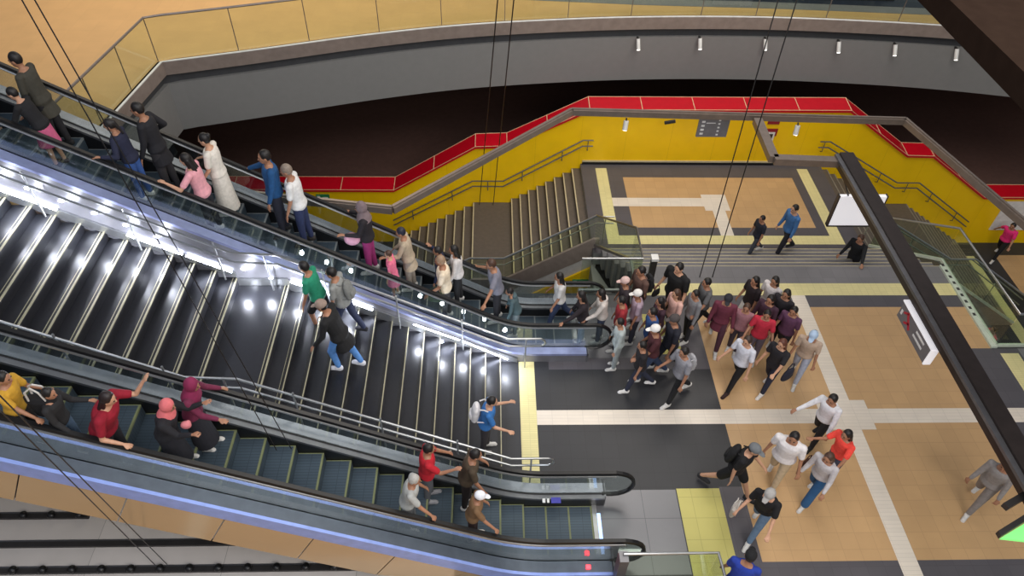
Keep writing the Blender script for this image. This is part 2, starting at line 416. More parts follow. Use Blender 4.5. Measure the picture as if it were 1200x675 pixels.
# spotlights on the fascia
def along(c, s):
    for i in range(1,len(c)):
        d = math.dist(c[i-1],c[i])
        if s <= d: t = s/d; return (c[i-1][0]+(c[i][0]-c[i-1][0])*t, c[i-1][1]+(c[i][1]-c[i-1][1])*t)
        s -= d
    return c[-1]
SPOTX = [(4.1,'first'),(5.85,''),(7.7,''),(9.75,''),(11.3,''),(12.95,''),(15.4,'')]
spl = ['white spotlight on the grey fascia, leftmost of the row of seven','white spotlight on the grey fascia, second from the left','white spotlight on the grey fascia, third from the left','white spotlight on the grey fascia above the middle of the coping, fourth in the row','white spotlight on the grey fascia, fifth from the left','white spotlight on the grey fascia, sixth from the left','white spotlight low on the grey fascia, last one at the far right']
proto = None
for (x,_),lb in zip(SPOTX, spl):
    i = min(range(len(curve)-1), key=lambda k: abs(curve[k][0]-x) if curve[k][1]>16 else 99)
    a,b = (curve[i],curve[i+1]) if curve[i][0] <= x else (curve[i-1],curve[i]); t = (x-a[0])/(b[0]-a[0]); y = a[1]+(b[1]-a[1])*t
    if proto is None:
        proto = empty('spotlight', (0,0,0))
        m = MB(); m.beam((0,.1,.05),(0,-.06,.05),.05,.05); m.build('bracket', DSTEEL, proto)
        m = MB(); m.tube([(0,-.02,.06),(.03,-.14,-.2)], .055, 10); h = m.build('lamp_housing', WHITEP, proto, smooth=True)
        m = MB(); m.tube([(.029,-.137,-.195),(.031,-.144,-.215)], .045, 10); m.build('lens', LAMP, h)
        o = proto
    else: o = copy_tree(proto)
    o.location = (x, y-.02, 2.35 if x < 15 else 1.75); tag(o, lb, 'spotlight', 'spotlights along the fascia')

# ------------------------------------------------------------------ suspended frame with lamps and signs
fr = empty('suspended_frame', (4,14.8,2.5)); tag(fr, 'long brown-grey metal frame hanging over the stairwell, following the red coping', 'frame')
ring = [(-9,12.4,2.6),(-1.95,11.28,2.6),(1.91,14.94,2.6),(9.76,14.63,2.6),(10.67,10.91,2.6),(11.25,8.4,2.6),(12.2,4.0,2.6)]
for a,b in zip(ring, ring[1:]):
    m = MB(); m.beam(a,b,.13,.14,0); m.beam((a[0],a[1],a[2]+.085),(b[0],b[1],b[2]+.085),.05,.03,0); m.build('beam', BROWNM, fr)
for a,b in (((6.24,14.6,2.6),(6.2,13.05,2.6)),((6.2,13.05,2.6),(7.6,12.97,2.6))):
    m = MB(); m.beam(a,b,.2,.16); m.build('cross_beam', BROWNM, fr)
m = MB(); m.beam((7.78,13.1,2.6),(7.74,2.0,2.6),.30,.34,0); m.beam((7.58,13.1,2.7),(7.54,2.0,2.7),.09,.06,1)
tag(m.build('ceiling_beam', [mat('dark_beam',(64,56,54),.35,.5), BRUSH]), 'thick dark metal beam running towards the viewer over the tan floor at the right', 'beam')

SIGNG = mat('sign_grey', (118,116,120), .5); SIGNR = mat('sign_red', (190,40,60), .5); TXT = mat('sign_text', (232,232,232), .5)
s = empty('hanging_sign', (7.62,8.4,1.9)); tag(s, 'long grey sign with red arrow mark and white edge under the thick dark beam', 'sign')
m = MB(); m.box(7.57,7.67,7.85,9.0,1.98,2.35); m.build('panel', SIGNG, s)
m = MB(); m.box(7.55,7.70,7.83,9.02,2.35,2.375); m.box(7.56,7.69,7.82,7.85,1.98,2.35); m.build('lit_edge', SIGNW, s)
m = MB()
for i,(y0,y1,z0,z1) in enumerate(((8.05,8.36,2.22,2.26),(8.05,8.40,2.10,2.14),(8.95,8.90,2.1,2.2))): m.box(7.562,7.57,min(y0,y1),max(y0,y1),z0,z1)
m.build('lettering', TXT, s)
m = MB(); m.beam((7.565,8.55,2.06),(7.565,8.75,2.28),.012,.05); m.beam((7.565,8.75,2.06),(7.565,8.6,2.16),.012,.04); m.beam((7.565,8.72,2.30),(7.565,8.86,2.20),.012,.04); m.build('arrow', SIGNR, s)
m = MB(); m.box(7.66,7.70,8.0,8.04,2.37,2.5); m.box(7.66,7.70,8.8,8.84,2.37,2.5); m.build('hanger', DSTEEL, s)

s = empty('hanging_sign', (8.65,13.2,.5)); tag(s, 'large blank white lit sign hanging behind the thick beam near the right stairs', 'sign')
m = MB(); m.box(8.1,9.2,13.15,13.25,.64,1.5); m.build('panel', SIGNW, s)
m = MB(); m.box(8.07,8.1,13.14,13.26,.62,1.52); m.box(8.07,9.23,13.14,13.26,.6,.64); m.box(9.2,9.23,13.14,13.26,.62,1.52); m.build('frame', DSTEEL, s)
m = MB(); m.beam((8.3,13.2,1.5),(7.7,13.05,2.5),.03,.03); m.beam((9.0,13.2,1.5),(7.8,13.0,2.5),.03,.03); m.build('hanger', DSTEEL, s)

s = empty('hanging_sign', (5.35,15.0,1.8)); tag(s, 'small grey sign with white lines of text hanging in front of the yellow wall', 'sign')
m = MB(); m.box(4.98,5.72,14.9,14.95,1.95,2.5); m.build('panel', SIGNG, s)
m = MB()
for k in range(4): m.box(5.05,5.13,14.892,14.9,2.02+.11*k,2.07+.11*k)
for k in range(5): m.box(5.45,5.5,14.892,14.9,2.0+.1*k,2.04+.1*k)
m.box(5.16,5.38,14.892,14.9,2.33,2.35); m.build('lettering', TXT, s)
s = empty('wall_sign', (8.2,17.95,-.15)); tag(s, 'small red and white notice on the yellow wall beside the angled beam', 'sign')
m = MB(); m.box(8.0,8.34,17.94,17.965,.38,.6); m.box(7.98,8.36,17.94,17.965,-.02,.22); m.build('board', mat('notice_red',(140,24,40),.5), s)
m = MB(); m.box(8.08,8.3,17.93,17.94,-.18,.12); m.build('paper', WHITEP, s)
m = MB(); m.box(8.13,8.25,17.925,17.93,-.1,.06); m.build('picture', DSTEEL, s)
s = empty('green_sign', (7.35,4.5,2.3)); tag(s, 'green lit sign in a dark frame at the right edge of the picture', 'sign')
m = MB(); m.add([(6.98,4.42,2.42),(7.9,4.86,2.42),(7.9,4.86,2.5),(6.98,4.42,2.5),(6.98,4.50,2.42),(7.9,4.94,2.42),(7.9,4.94,2.5),(6.98,4.50,2.5)],[(0,1,2,3),(4,7,6,5),(0,4,5,1),(1,5,6,2),(2,6,7,3),(3,7,4,0)]); m.build('frame', DSTEEL, s)
m = MB(); m.add([(7.0,4.42,2.44),(7.9,4.3,2.44),(7.9,4.84,2.44),(7.0,4.42,2.40),(7.9,4.3,2.40),(7.9,4.84,2.40)],[(0,1,2),(5,4,3),(0,3,4,1),(1,4,5,2),(2,5,3,0)]); m.build('lit_panel', mat('green_light',(120,220,120),.5,emit=(120,225,120),es=.7,noise=0), s)
m = MB(); m.beam((7.25,4.85,2.5),(8.0,5.2,2.5),.09,.09)
tag(m.build('sign_bracket', DSTEEL), 'short dark bar just above the green sign at the right edge', 'bracket')

# lamps hanging on the frame
fl = ['small white lamp under the frame, in front of the yellow wall at left','small white lamp under the frame, right of the small red notice']
for (x,y),lb in zip(((3.2,14.8),(7.25,14.65)), fl):
    s = empty('frame_lamp', (x,y,2.2)); tag(s, lb, 'lamp', 'lamps hanging on the suspended frame')
    m = MB(); m.tube([(x,y,2.53),(x,y-.03,2.45)], .02, 8); m.build('stem', DSTEEL, s)
    m = MB(); m.tube([(x,y-.03,2.47),(x-.02,y-.1,2.26)], .06, 10); m.build('lamp_housing', WHITEP, s, smooth=True)
    m = MB(); m.tube([(x-.02,y-.1,2.26),(x-.022,y-.103,2.25)], .05, 10); m.build('lens', LAMP, s)
m = MB(); m.beam((4.1,14.72,2.45),(4.35,14.72,2.5),.06,.06); tag(m.build('camera_mount', DSTEEL), 'small dark security camera under the frame left of the grey sign', 'camera')

# dark bridge edge at the top right corner
m = MB(); m.box(5.74,12,5.0,12,7.7,8.0); struct(m.build('ceiling', mat('dark_bridge',(44,34,29),1.0,spec=0.)))
# ------------------------------------------------------------------ big staircase between the escalators
big = empty('staircase', (-3,8.0,0)); tag(big, 'wide black granite staircase with pale nosings between the two escalators, lit along its upper side', 'stairs')
Y0, Y1 = 6.58, 9.5
nos = [(.2-.3*(k-1), .163*k) for k in range(1,15)]
nos2 = [(-4.6-.325*(j-1), 2.282+.185*j) for j in range(1,18)]
al = nos+nos2
for i,(x,z) in enumerate(al):
    xe = al[i+1][0] if i+1 < len(al) else x-1.5
    m = MB(); m.box(xe-.02, x, Y0, Y1, max(0,z-.4), z)
    o = m.build('step', GRAN, big)
    n = MB(); w_ = .012 if i < 13 else .02; n.box(x-w_, x+.005, Y0+.02, Y1-.02, z-.015, z+.006, 0); n.box(x-.06, x-w_, Y0+.02, Y1-.02, z-.002, z+.004, 1); n.box(x-.06-w_*.6, x-.06, Y0+.02, Y1-.02, z-.002, z+.006, 0 if i >= 12 else 1)
    n.build('nosing', [NOSE,NOSEG], o)
def stairz(x):
    if x > .2: return 0.
    if x > -3.7: return .163+(.2-x)*.163/.3
    if x > -4.6: return 2.282
    return 2.467+(-4.6-x)*.185/.325
for a,b in ((.35,-.55),(-.62,-1.5),(-2.25,-3.1),(-3.15,-3.65),(-4.65,-5.35),(-5.4,-6.2),(-7.15,-8.0),(-8.05,-9.0)):
    m = MB(); m.beam((a,Y1-.02,stairz(a)+.13),(b,Y1-.02,stairz(b)+.13),.025,.035); m.build('light_strip', LEDM, big)
m = MB()
for a,b in ((.55,-3.7),(-4.6,-9.8)):
    m.add([(a,Y1-.03,stairz(a)+.02),(b,Y1-.03,stairz(b)-.12),(b,Y1-.03,stairz(b)+.14),(a,Y1-.03,stairz(a)+.14),(a,Y1,stairz(a)+.02),(b,Y1,stairz(b)-.12),(b,Y1,stairz(b)+.14),(a,Y1,stairz(a)+.14)],
      [(0,1,2,3),(4,7,6,5),(0,4,5,1),(1,5,6,2),(2,6,7,3),(3,7,4,0)])
m.box(-4.6,-3.7,Y1-.03,Y1,2.29,2.45); m.build('stringer', STEEL, big)

def rail_set(label, y, side, off=.9, x_end=1.0, posts=(.7,-.55,-1.75,-3.0,-3.95,-4.75,-6.0,-7.3)):
    t = empty('handrail', (-3,y,0)); tag(t, label, 'handrail')
    def path(d): return [(x_end,y,off-d),(.35,y,off-d),(-3.75,y,2.25+off-d),(-4.5,y,2.30+off-d),(-9.6,y,stairz(-9.6)+off-d)]
    m = MB(); top = path(0); lo = path(.22)
    m.tube([lo[-1]]+lo[-2:0:-1]+[lo[0],(x_end+.07,y,off-.17),(x_end+.09,y,off-.11),(x_end+.07,y,off-.05)]+top, .021, 8)
    m.build('rail', STEEL, t, smooth=True)
    for x in posts:
        m = MB(); m.tube([(x,y+side*.0,stairz(x)),(x,y,stairz(x)+off)], .017, 8); m.build('post', STEEL, t, smooth=True)
rail_set('double steel handrail along the lower side of the granite staircase', 6.66, -1)
rail_set('double steel handrail along the upper lit side of the granite staircase', 9.36, 1)

# ------------------------------------------------------------------ escalators
def escalator(label, yc, th, near_side, xl=-10.6, far_panel=True, line=None):
    root = empty('escalator', (-2,yc,0)); tag(root, label, 'escalator')
    T = tan(radians(th)); x0, bl = .45, .5
    def zp(x):
        if x >= x0+bl: return 0.
        if x <= x0-bl: return T*(x0-x)
        return T*(x0+bl-x)**2/(4*bl)
    xs = [xl, -8,-6,-4,-2,-.6]+[x0-bl+.1*i for i in range(0,12)]+[1.3]
    xs = sorted(set(round(x,3) for x in xs))
    prof = lambda xe: [(x,zp(x)) for x in xs if x < xe-.01]+[(xe,zp(xe))]
    # steps
    first = None
    for k in range(30):
        xr = 1.78-.4*k; zc = zp(xr-.2)
        if first is None:
            m = MB(); m.box(-.4,-.002,-.49,.49,-.26,0,0); m.box(-.03,0,-.49,.49,-.03,.003,1); m.box(-.4,-.03,.475,.49,0,.003,1); m.box(-.4,-.03,-.49,-.475,0,.003,1)
            first = _build(m, 'step', [STEPM, line], root); o = first
        else: o = first.copy(); COL.objects.link(o); o.parent = root
        o.location = (xr+2, 0, zc+.004)
    m = MB(); m.box(1.78,1.86,yc-.5,yc+.5,.0,.02); m.build('comb_plate', STEEL, root)
    # truss body
    m = MB(); m.strip(prof(1.9), yc-.5, yc+.5, -.75, -.3); m.build('truss', DSTEEL, root)
    for s in (-1,1):
        a = lambda d0,d1: (yc+s*d0, yc+s*d1) if s > 0 else (yc+s*d1, yc+s*d0)
        m = MB(); y0,y1 = a(.5,.53); m.strip(prof(2.0), y0,y1, -.3, .2); m.build('skirt', BLACK, root)
        m = MB(); y0,y1 = a(.5,.585); m.strip(prof(2.0), y0,y1, .2, .25); m.build('inner_deck', BRUSH, root)
        m = MB(); y0,y1 = a(.615,.80); m.strip(prof(2.0), y0,y1, .2, .26, 0); m.box(1.98,2.02,min(yc+s*.53,yc+s*.8),max(yc+s*.53,yc+s*.8),.0,.26,1)
        m.build('outer_deck', [LAV2 if (s > 0) else (mat('deck_grey',(92,100,112),.4,.4) if near_side is GOLD else LAV), BRUSH], root)
        m = MB(); y0,y1 = a(.585,.60); m.strip(prof(2.0), y0,y1, .2, .27); m.build('gasket', BLACK, root)
        # glass with rounded newel end
        g = MB(); y0,y1 = a(.594,.606); c = (2.12,.575); r = .30
        top = [(x,z+.885) for x,z in prof(2.12)]; bot = [(x,z+.24) for x,z in prof(2.12)]
        arc = [(c[0]+r*sin(t), c[1]+r*cos(t)) for t in [pi*i/8 for i in range(1,8)]]
        n = len(top); vs = []
        for (x,zt),(_,zb) in zip(top,bot): vs += [(x,y0,zb),(x,y1,zb),(x,y1,zt),(x,y0,zt)]
        f = [(0,1,2,3)]
        for i in range(n-1):
            for k in range(4): f.append((4*i+k,4*i+4+k,4*i+4+(k+1)%4,4*i+(k+1)%4))
        g.add(vs, f); pl = [(2.12,.875)]+arc+[(2.12,.275)]; g.prism(pl, 'y', y0, y1)
        g.build('glass_panel', GLASSR if (s < 0 and near_side is GOLD) else GLASSB, root)
        # handrail belt and its guide
        rp = [(x,z+.93) for x,z in prof(2.12)]+[(c[0]+.345*sin(t), c[1]+.345*cos(t)) for t in [pi*i/10 for i in range(1,11)]]+[(1.95,.235)]
        m = MB(); v = []
        P = [Vector((x,0,z)) for x,z in rp]; hw, ht = .042, .028
        for i,p in enumerate(P):
            d = (P[min(i+1,len(P)-1)]-P[max(i-1,0)]).normalized(); nn = Vector((-d.z,0,d.x))
            if nn.z < 0 and i < len(xs): nn = -nn
            base = p+Vector((0,yc+s*.6,0))
            v += [base+Vector((0,-hw,0))-nn*.01, base+Vector((0,-hw*.7,0))+nn*ht, base+Vector((0,hw*.7,0))+nn*ht, base+Vector((0,hw,0))-nn*.01, base+Vector((0,hw*.6,0))-nn*ht, base+Vector((0,-hw*.6,0))-nn*ht]
        f = [tuple(range(6)), tuple(range(6*len(P)-6,6*len(P)))]
        for i in range(len(P)-1):
            for k in range(6): f.append((6*i+k,6*i+6+k,6*i+6+(k+1)%6,6*i+(k+1)%6))
        m.add(v, f); m.build('handrail', BLACK, root)
        m = MB(); m.tube([(x,yc+s*.6-(.045),z-.04) for x,z in [(x,z+.93) for x,z in prof(2.12)]], .02, 6); m.build('handrail_guide', STEEL, root, smooth=True)
    # outer sides
    sides = [(-1, near_side)]+([(1, LAV2)] if far_panel else [])
    for s, mt in sides:
        y = yc+s*.79; th_ = .02
        y0,y1 = (y,y+th_) if s < 0 else (y-th_,y)
        if s < 0 and near_side is GOLD:
            m = MB(); m.strip(prof(2.0), yc-.85, yc-.80, -.03, .255); m.build('side_band', mat('bluelit_edge_band',(150,172,240),.35,.2), root)  # bluish light on the side is put into this band's colour
            ca, sa = cos(radians(th)), sin(radians(th))
            # panels with seams square to the slope
            L0 = -9.0
            edges = []
            x = .9
            while x > -9.4: edges.append(x); x -= 1.3*ca
            edges = [2.0]+edges
            for xr_, xl_ in zip(edges, edges[1:]):
                dn = lambda x: (x-.95*sa, zp(x)+.06-.95*ca) if x < x0-bl+.3 else (x-.95*sa*max(0,(x0+.6-x)), max(0.004, zp(x)+.06-.95))
                pr = [(x,zp(x)+.06) for x in [xl_+.008]+[q for q in xs if xl_+.01 < q < xr_-.01]+[xr_-.008]]
                lo = [dn(xr_-.008), dn(xl_+.008)]
                if xr_ > 1.5: lo = [(2.0,0.0),dn(xl_+.008)]
                lo = [(a_, max(b_,0.004)) for a_,b_ in lo]
                m = MB(); m.prism(pr+lo, 'y', y0, y1); m.build('cladding_panel', GOLD, root)
        else:
            m = MB(); m.strip(prof(2.0), y0, y1, -.75, .2)
            m.build('side_panel', mt, root)
    return root, zp
elow, zlow = escalator('lower escalator going down, nearest the viewer, with gold side panels', 5.75, 28.7, GOLD, line=STEPY)
eup, zup = escalator('upper escalator crowded with people riding up, above the granite staircase', 10.3, 30.8, mat('side_panel_grey',(112,112,118),.3,.3), line=STEPG)
# markings on the lower escalator
m = MB(); m.box(1.05,1.22,6.17,6.28,.251,.256,0); m.build('panel_mark', mat('blue_mark',(70,70,170),.5), elow)
m = MB(); m.box(.90,.95,6.18,6.26,.251,.256); m.box(.98,1.02,6.18,6.26,.251,.256); m.build('panel_lettering', TXT, elow)
m = MB(); m.box(1.55,1.62,5.0,5.06,.26,.28); m.build('indicator_light', REDL, elow)
m = MB(); m.box(1.86,1.92,5.35,6.1,.004,.012); m.build('comb_light', mat('comb_light',(200,220,255),.4,emit=(150,190,255),es=1.5,noise=0), elow)
# lamps under the deck of the upper escalator, shining on the granite staircase
first = None
for k in range(20):
    x = .3-.43*k
    if k in (5,6,12,13): continue
    z = zup(x)-.22
    if first is None:
        m = MB(); m.ellips((0,0,0),(.05,.018,.03),10,6); first = _build(m,'side_lamp',LEDM,eup); o = first
    else: o = first.copy(); COL.objects.link(o); o.parent = eup
    o.location = (x+2, 10.3-.81-10.3, z)
    pl_ = bpy.data.lights.new('side_lamp_light', 'POINT'); pl_.energy = 15; pl_.color = (.86,.9,1); pl_.shadow_soft_size = .04
    po = bpy.data.objects.new('side_lamp_light', pl_); COL.objects.link(po); po.location = (x, 9.2, max(z-.2, stairz(x)+.22))

# ------------------------------------------------------------------ glass balustrades of the stairwell
def guard(label, path, h=1.02, base=True, panel_len=1.4, loc=None, inner=0., curbmat=STEEL, stringer=None, glass=GLASS):
    t = empty('glass_balustrade', loc or path[0]); tag(t, label, 'balustrade')
    for a,b in zip(path, path[1:]):
        a = Vector(a); b = Vector(b); n = max(1, round((b-a).length/panel_len))
        for i in range(n):
            p = a.lerp(b, i/n+.006); q = a.lerp(b, (i+1)/n-.006)
            d = Vector((b.x-a.x,b.y-a.y,0)).normalized(); s_ = Vector((-d.y,d.x,0))*.008
            z = Vector((0,0,1))
            v = [p-s_+z*.06, q-s_+z*.06, q+s_+z*.06, p+s_+z*.06]; v += [u+z*(h-.08) for u in v]
            m = MB(); m.add(v, [(0,1,2,3),(4,7,6,5),(0,4,5,1),(1,5,6,2),(2,6,7,3),(3,7,4,0)]); m.build('glass_panel', glass, t)
    m = MB(); m.tube([(x,y,z+h) for x,y,z in path], .028, 8); m.build('top_rail', STEEL, t, smooth=True)
    m = MB()
    for a,b in zip(path, path[1:]): m.beam((a[0],a[1],a[2]+.03),(b[0],b[1],b[2]+.03),.06,.07)
    m.build('base_rail', curbmat, t)
    return t
g1 = guard('glass balustrade around the left opening behind the upper escalator foot, with double steel handrails',
      [(2.0,11.56,0),(3.34,11.56,0),(3.34,12.6,0),(2.72,14.3,-1.05),(.36,14.3,-2.54),(-.55,14.3,-2.54),(-3.16,14.3,-4.15)])
def inner_rails(t, y, pts, sgn):
    for d in (.9,.68):
        m = MB(); m.tube([(x,y,z+d) for x,z in pts], .019, 8); m.build('handrail', STEEL, t, smooth=True)
    for (xa,za),(xb,zb) in zip(pts,pts[1:]):
        m = MB(); m.tube([((xa+xb)/2,y,(za+zb)/2+.02),((xa+xb)/2,y,(za+zb)/2+.9)], .014, 6); m.build('post', STEEL, t, smooth=True)
inner_rails(g1, 14.4, [(3.2,-1.05),(2.75,-1.05),(.38,-2.535),(-.55,-2.535),(-3.1,-4.15)], -1)
m = MB(); m.prism([(2.85,-.75),(2.70,-.75),(.38,-2.22),(-.5,-2.24),(-3.3,-4.0),(-3.2,-4.19),(-2.7,-4.19),(-.5,-2.78),(.42,-2.75),(2.85,-1.26)], 'y', 14.2, 14.27)
m.build('stringer', FASC, g1)
m = MB(); m.prism([(2.84,-1.27),(.42,-2.76),(-.5,-2.79),(-2.6,-4.19),(-1.5,-4.19),(-.5,-3.48),(.40,-3.36),(2.84,-1.8)], 'y', 14.22, 14.29)
m.build('soffit_band', mat('pale_band',(196,192,190),.45), g1)
CURB = mat('pale_curb', (196,206,190), .4)
g2 = guard('large glass balustrade with pale curb around the right opening, turning down beside the right stairs',
      [(15.5,9.9,0),(10.9,9.9,0),(10.9,12.6,0),(10.15,14.28,-1.05),(12.6,14.28,-2.54),(13.3,14.28,-2.54),(15.7,14.28,-4.15)], curbmat=CURB)
m = MB(); m.box(10.76,10.9,9.84,12.4,0.0,.05,0)
for k in range(9): m.box(10.80,10.86,10.75+.2*k,10.83+.2*k,.05,.054,1)
m.build('curb', [CURB, DSTEEL], g2)
inner_rails(g2, 14.4, [(9.8,-1.05),(10.1,-1.05),(12.6,-2.535),(13.3,-2.535),(15.6,-4.15)], 1)
m = MB(); m.prism([(10.0,-1.12),(10.2,-1.12),(12.6,-2.6),(13.3,-2.6),(15.7,-4.19),(14.9,-4.2),(13.2,-3.12),(12.4,-3.12),(10.0,-1.62)], 'y', 14.24, 14.33)
m.build('stringer', FASC, g2)
g3 = guard('low glass guard at the foot of the lower escalator, at the bottom of the picture', [(2.05,4.9,0),(3.52,4.9,0),(3.62,3.0,0)], loc=(2.8,4.9,0))
m = MB(); m.box(1.98,2.12,4.78,4.96,0,1.0)
tag(m.build('steel_post_box', BRUSH), 'brushed steel box post at the foot of the lower escalator', 'post')
# wall handrails
for lb, pts in (('double steel handrail on the yellow wall above the left stairs', [(3.0,-1.05),(2.7,-1.05),(.38,-2.535),(-.55,-2.535),(-3.1,-4.1)]),
                ('double steel handrail on the yellow wall above the right stairs', [(9.7,-1.05),(10.0,-1.05),(12.6,-2.535),(13.3,-2.535),(15.6,-4.1)])):
    t = empty('handrail', ((pts[0][0]+pts[-1][0])/2,17.86,-2)); tag(t, lb, 'handrail')
    for d in (.9,.7):
        m = MB(); m.tube([(x,17.86,z+d) for x,z in pts], .02, 8); m.build('rail', BRUSH, t, smooth=True)
    for i,((xa,za),(xb,zb)) in enumerate(zip(pts,pts[1:])):
        for f_ in ((.25,.75) if abs(xb-xa) > 1.5 else (.5,)):
            x = xa+(xb-xa)*f_; z = za+(zb-za)*f_
            m = MB(); m.tube([(x,17.96,z+.5),(x,17.86,z+.55),(x,17.86,z+.9)], .013, 6); m.build('bracket', BRUSH, t, smooth=True)
# exit sign on the yellow triangle, info post by the broad steps
s = empty('exit_sign', (2.2,14.1,-2.9)); tag(s, 'small green and white exit sign on the yellow wall beside the upper escalator foot', 'sign')
m = MB(); m.box(2.25,2.7,14.12,14.158,-2.42,-2.18); m.build('panel', mat('exit_green',(40,130,80),.5), s)
m = MB(); m.box(2.27,2.37,14.112,14.12,-2.40,-2.20); m.box(2.43,2.66,14.112,14.12,-2.32,-2.27); m.build('symbol', WHITEP, s)
s = empty('exit_sign', (-3.9,17.95,-2.4)); tag(s, 'small green and white exit sign on the yellow wall left, above the upper escalator', 'sign')
m = MB(); m.box(-5.4,-5.0,17.93,17.965,-2.48,-2.24); m.build('panel', MATS['exit_green'], s)
m = MB(); m.box(-5.37,-5.28,17.922,17.93,-2.45,-2.28); m.box(-5.22,-5.04,17.922,17.93,-2.38,-2.33); m.build('symbol', WHITEP, s)
s = empty('info_post', (3.62,11.65,0)); tag(s, 'slim dark post with a white top beside the glass corner and broad steps', 'post')
m = MB(); m.box(3.55,3.69,11.6,11.7,0,.92); m.build('post', DSTEEL, s, bevel=.01)
m = MB(); m.box(3.54,3.70,11.56,11.74,.92,1.0); m.build('top_plate', WHITEP, s, bevel=.01)

# ------------------------------------------------------------------ rails with knobs on the pale slabs at the bottom left
for (y, xa, xb, lb) in ((6.13,-11,-6.9,'dark rail with round knobs on the pale slabs, uppermost at the left edge'),
                        (5.62,-11,-3.4,'dark flat rail across the pale slabs at the bottom left, middle one without knobs'),
                        (5.17,-11,-1.0,'dark rail with round knobs along the bottom edge of the picture')):
    t = empty('floor_rail', ((xa+xb)/2,y,0)); tag(t, lb, 'rail')
    m = MB(); m.box(xa,xb,y-.045,y+.045,.0,.05); m.build('bar', DSTEEL, t)
    m = MB(); m.box(xa,xb,y+.05,y+.09,.0,.015); m.build('edge_strip', BRUSH, t)
    if y != 5.62:
        first = None; x = xb-.15
        while x > xa:
            if first is None:
                m = MB(); m.ellips((0,0,0),(.07,.07,.05),12,8); m.tube([(0,0,-.05),(0,0,0)],.05,10)
                first = _build(m,'knob',BLACK,t,smooth=True); o = first
            else: o = first.copy(); COL.objects.link(o); o.parent = t
            o.location = (x-t.location.x, 0, .09); x -= .47

# ------------------------------------------------------------------ hanging cables
cb = [((-4.06,6.28,9),(-3.0,5.6,2.9),'thin dark cable over the left end of the upper escalator, left of the pair'),((-3.95,6.28,9),(-2.8,5.62,2.9),'thin dark cable over the left end of the upper escalator, right of the pair'),
      ((-3.9,3.4,8.5),(-5.3,5.25,0.05),'thin dark cable over the gold side panels at bottom left, right of the pair'),((-4.0,3.4,8.5),(-5.5,5.25,0.05),'thin dark cable over the gold side panels at bottom left, left of the pair'),
      ((.13,13.23,6),(-.35,17.8,-2.5),'thin dark cable in front of the left stairs, left of the pair'),((.43,13.24,6),(.08,17.8,-2.5),'thin dark cable in front of the left stairs, right of the pair'),
      ((5.42,13.37,6),(4.89,12.02,0),'thin dark cable over the landing and broad steps, left of the pair'),((5.78,13.38,6),(5.19,12.02,0),'thin dark cable over the landing and broad steps, right of the pair')]
for a,b,lb in cb:
    m = MB(); A = Vector(a); B = Vector(b); A2 = A+(A-B)*.35
    m.tube([A2,B], .007 if b[1] < 10 else .012, 6); tag(m.build('hanging_cable', BLACK), lb, 'cable', 'thin cables hanging in the atrium')

# ------------------------------------------------------------------ light, world, camera
w = bpy.data.worlds.new('World'); SC.world = w; w.use_nodes = True
w.node_tree.nodes['Background'].inputs[0].default_value = (.75,.8,.9,1); w.node_tree.nodes['Background'].inputs[1].default_value = .28
def area(loc, rot, sx, sy, power, color):
    l = bpy.data.lights.new('unseen_area_light','AREA'); l.shape = 'RECTANGLE'; l.size = sx; l.size_y = sy; l.energy = power; l.color = color
    o = bpy.data.objects.new('unseen_area_light', l); COL.objects.link(o); o.location = loc; o.rotation_euler = rot; return o
area((8,7,15), (0,0,0), 9, 9, 1380, (1,.94,.86))
area((5,-4,13), (radians(52),0,0), 12, 5, 1500, (1,.95,.9))  # front fill added from the camera side to brighten yellow wall and fascia
area((6,16,12), (radians(-8),0,0), 8, 4, 650, (1,.92,.82))
area((-8,22,11), (0,0,0), 12, 8, 900, (1,.86,.68))
area((-6,2,14), (radians(20),0,0), 8, 4, 420, (.85,.9,1))

cam = bpy.data.cameras.new('camera'); co = bpy.data.objects.new('camera', cam); COL.objects.link(co); SC.camera = co
cam.sensor_fit = 'HORIZONTAL'; cam.sensor_width = 36; cam.lens = 36*850/1200; cam.clip_end = 300
th, ps, ro = radians(45.3), radians(2.4), radians(1.7)
F = Vector((sin(ps)*cos(th), cos(ps)*cos(th), -sin(th))); r0 = F.cross(Vector((0,0,1))).normalized(); u0 = r0.cross(F)
r_ = r0*cos(ro)+u0*sin(ro); u_ = r0*(-sin(ro))+u0*cos(ro)
M = Matrix((r_, u_, -F)).transposed().to_4x4(); M.translation = Vector((0,0,11.8)); co.matrix_world = M
SC.view_settings.view_transform = 'Standard'; SC.view_settings.look = 'None'; SC.view_settings.exposure = 0; SC.view_settings.gamma = 1
SC.view_settings.use_curve_mapping = False
# ------------------------------------------------------------------ people
SKIN = [mat('skin_a',(196,150,122),.55,nscale=20), mat('skin_b',(164,118,92),.55,nscale=20), mat('skin_c',(120,82,62),.55,nscale=20)]
EYEM = mat('eye_dark',(24,18,16),.3,noise=0); MOUTH = mat('lip',(140,80,74),.5,noise=0)
def cloth(c): return mat('cloth_%d_%d_%d'%c, c, .85, noise=.07, nscale=18)
def hairm(c): return mat('hair_%d_%d_%d'%c, c, .5, noise=.1, nscale=40)

def ik(S, T, l1, l2, pole):
    d = T-S; L = min(d.length, (l1+l2)*.995); d = d.normalized()
    a = (l1*l1-l2*l2+L*L)/(2*L); hh = math.sqrt(max(0, l1*l1-a*a))
    p = pole-d*pole.dot(d); p = p.normalized() if p.length > 1e-4 else Vector((0,0,-1))
    return S+d*a+p*hh, S+d*L

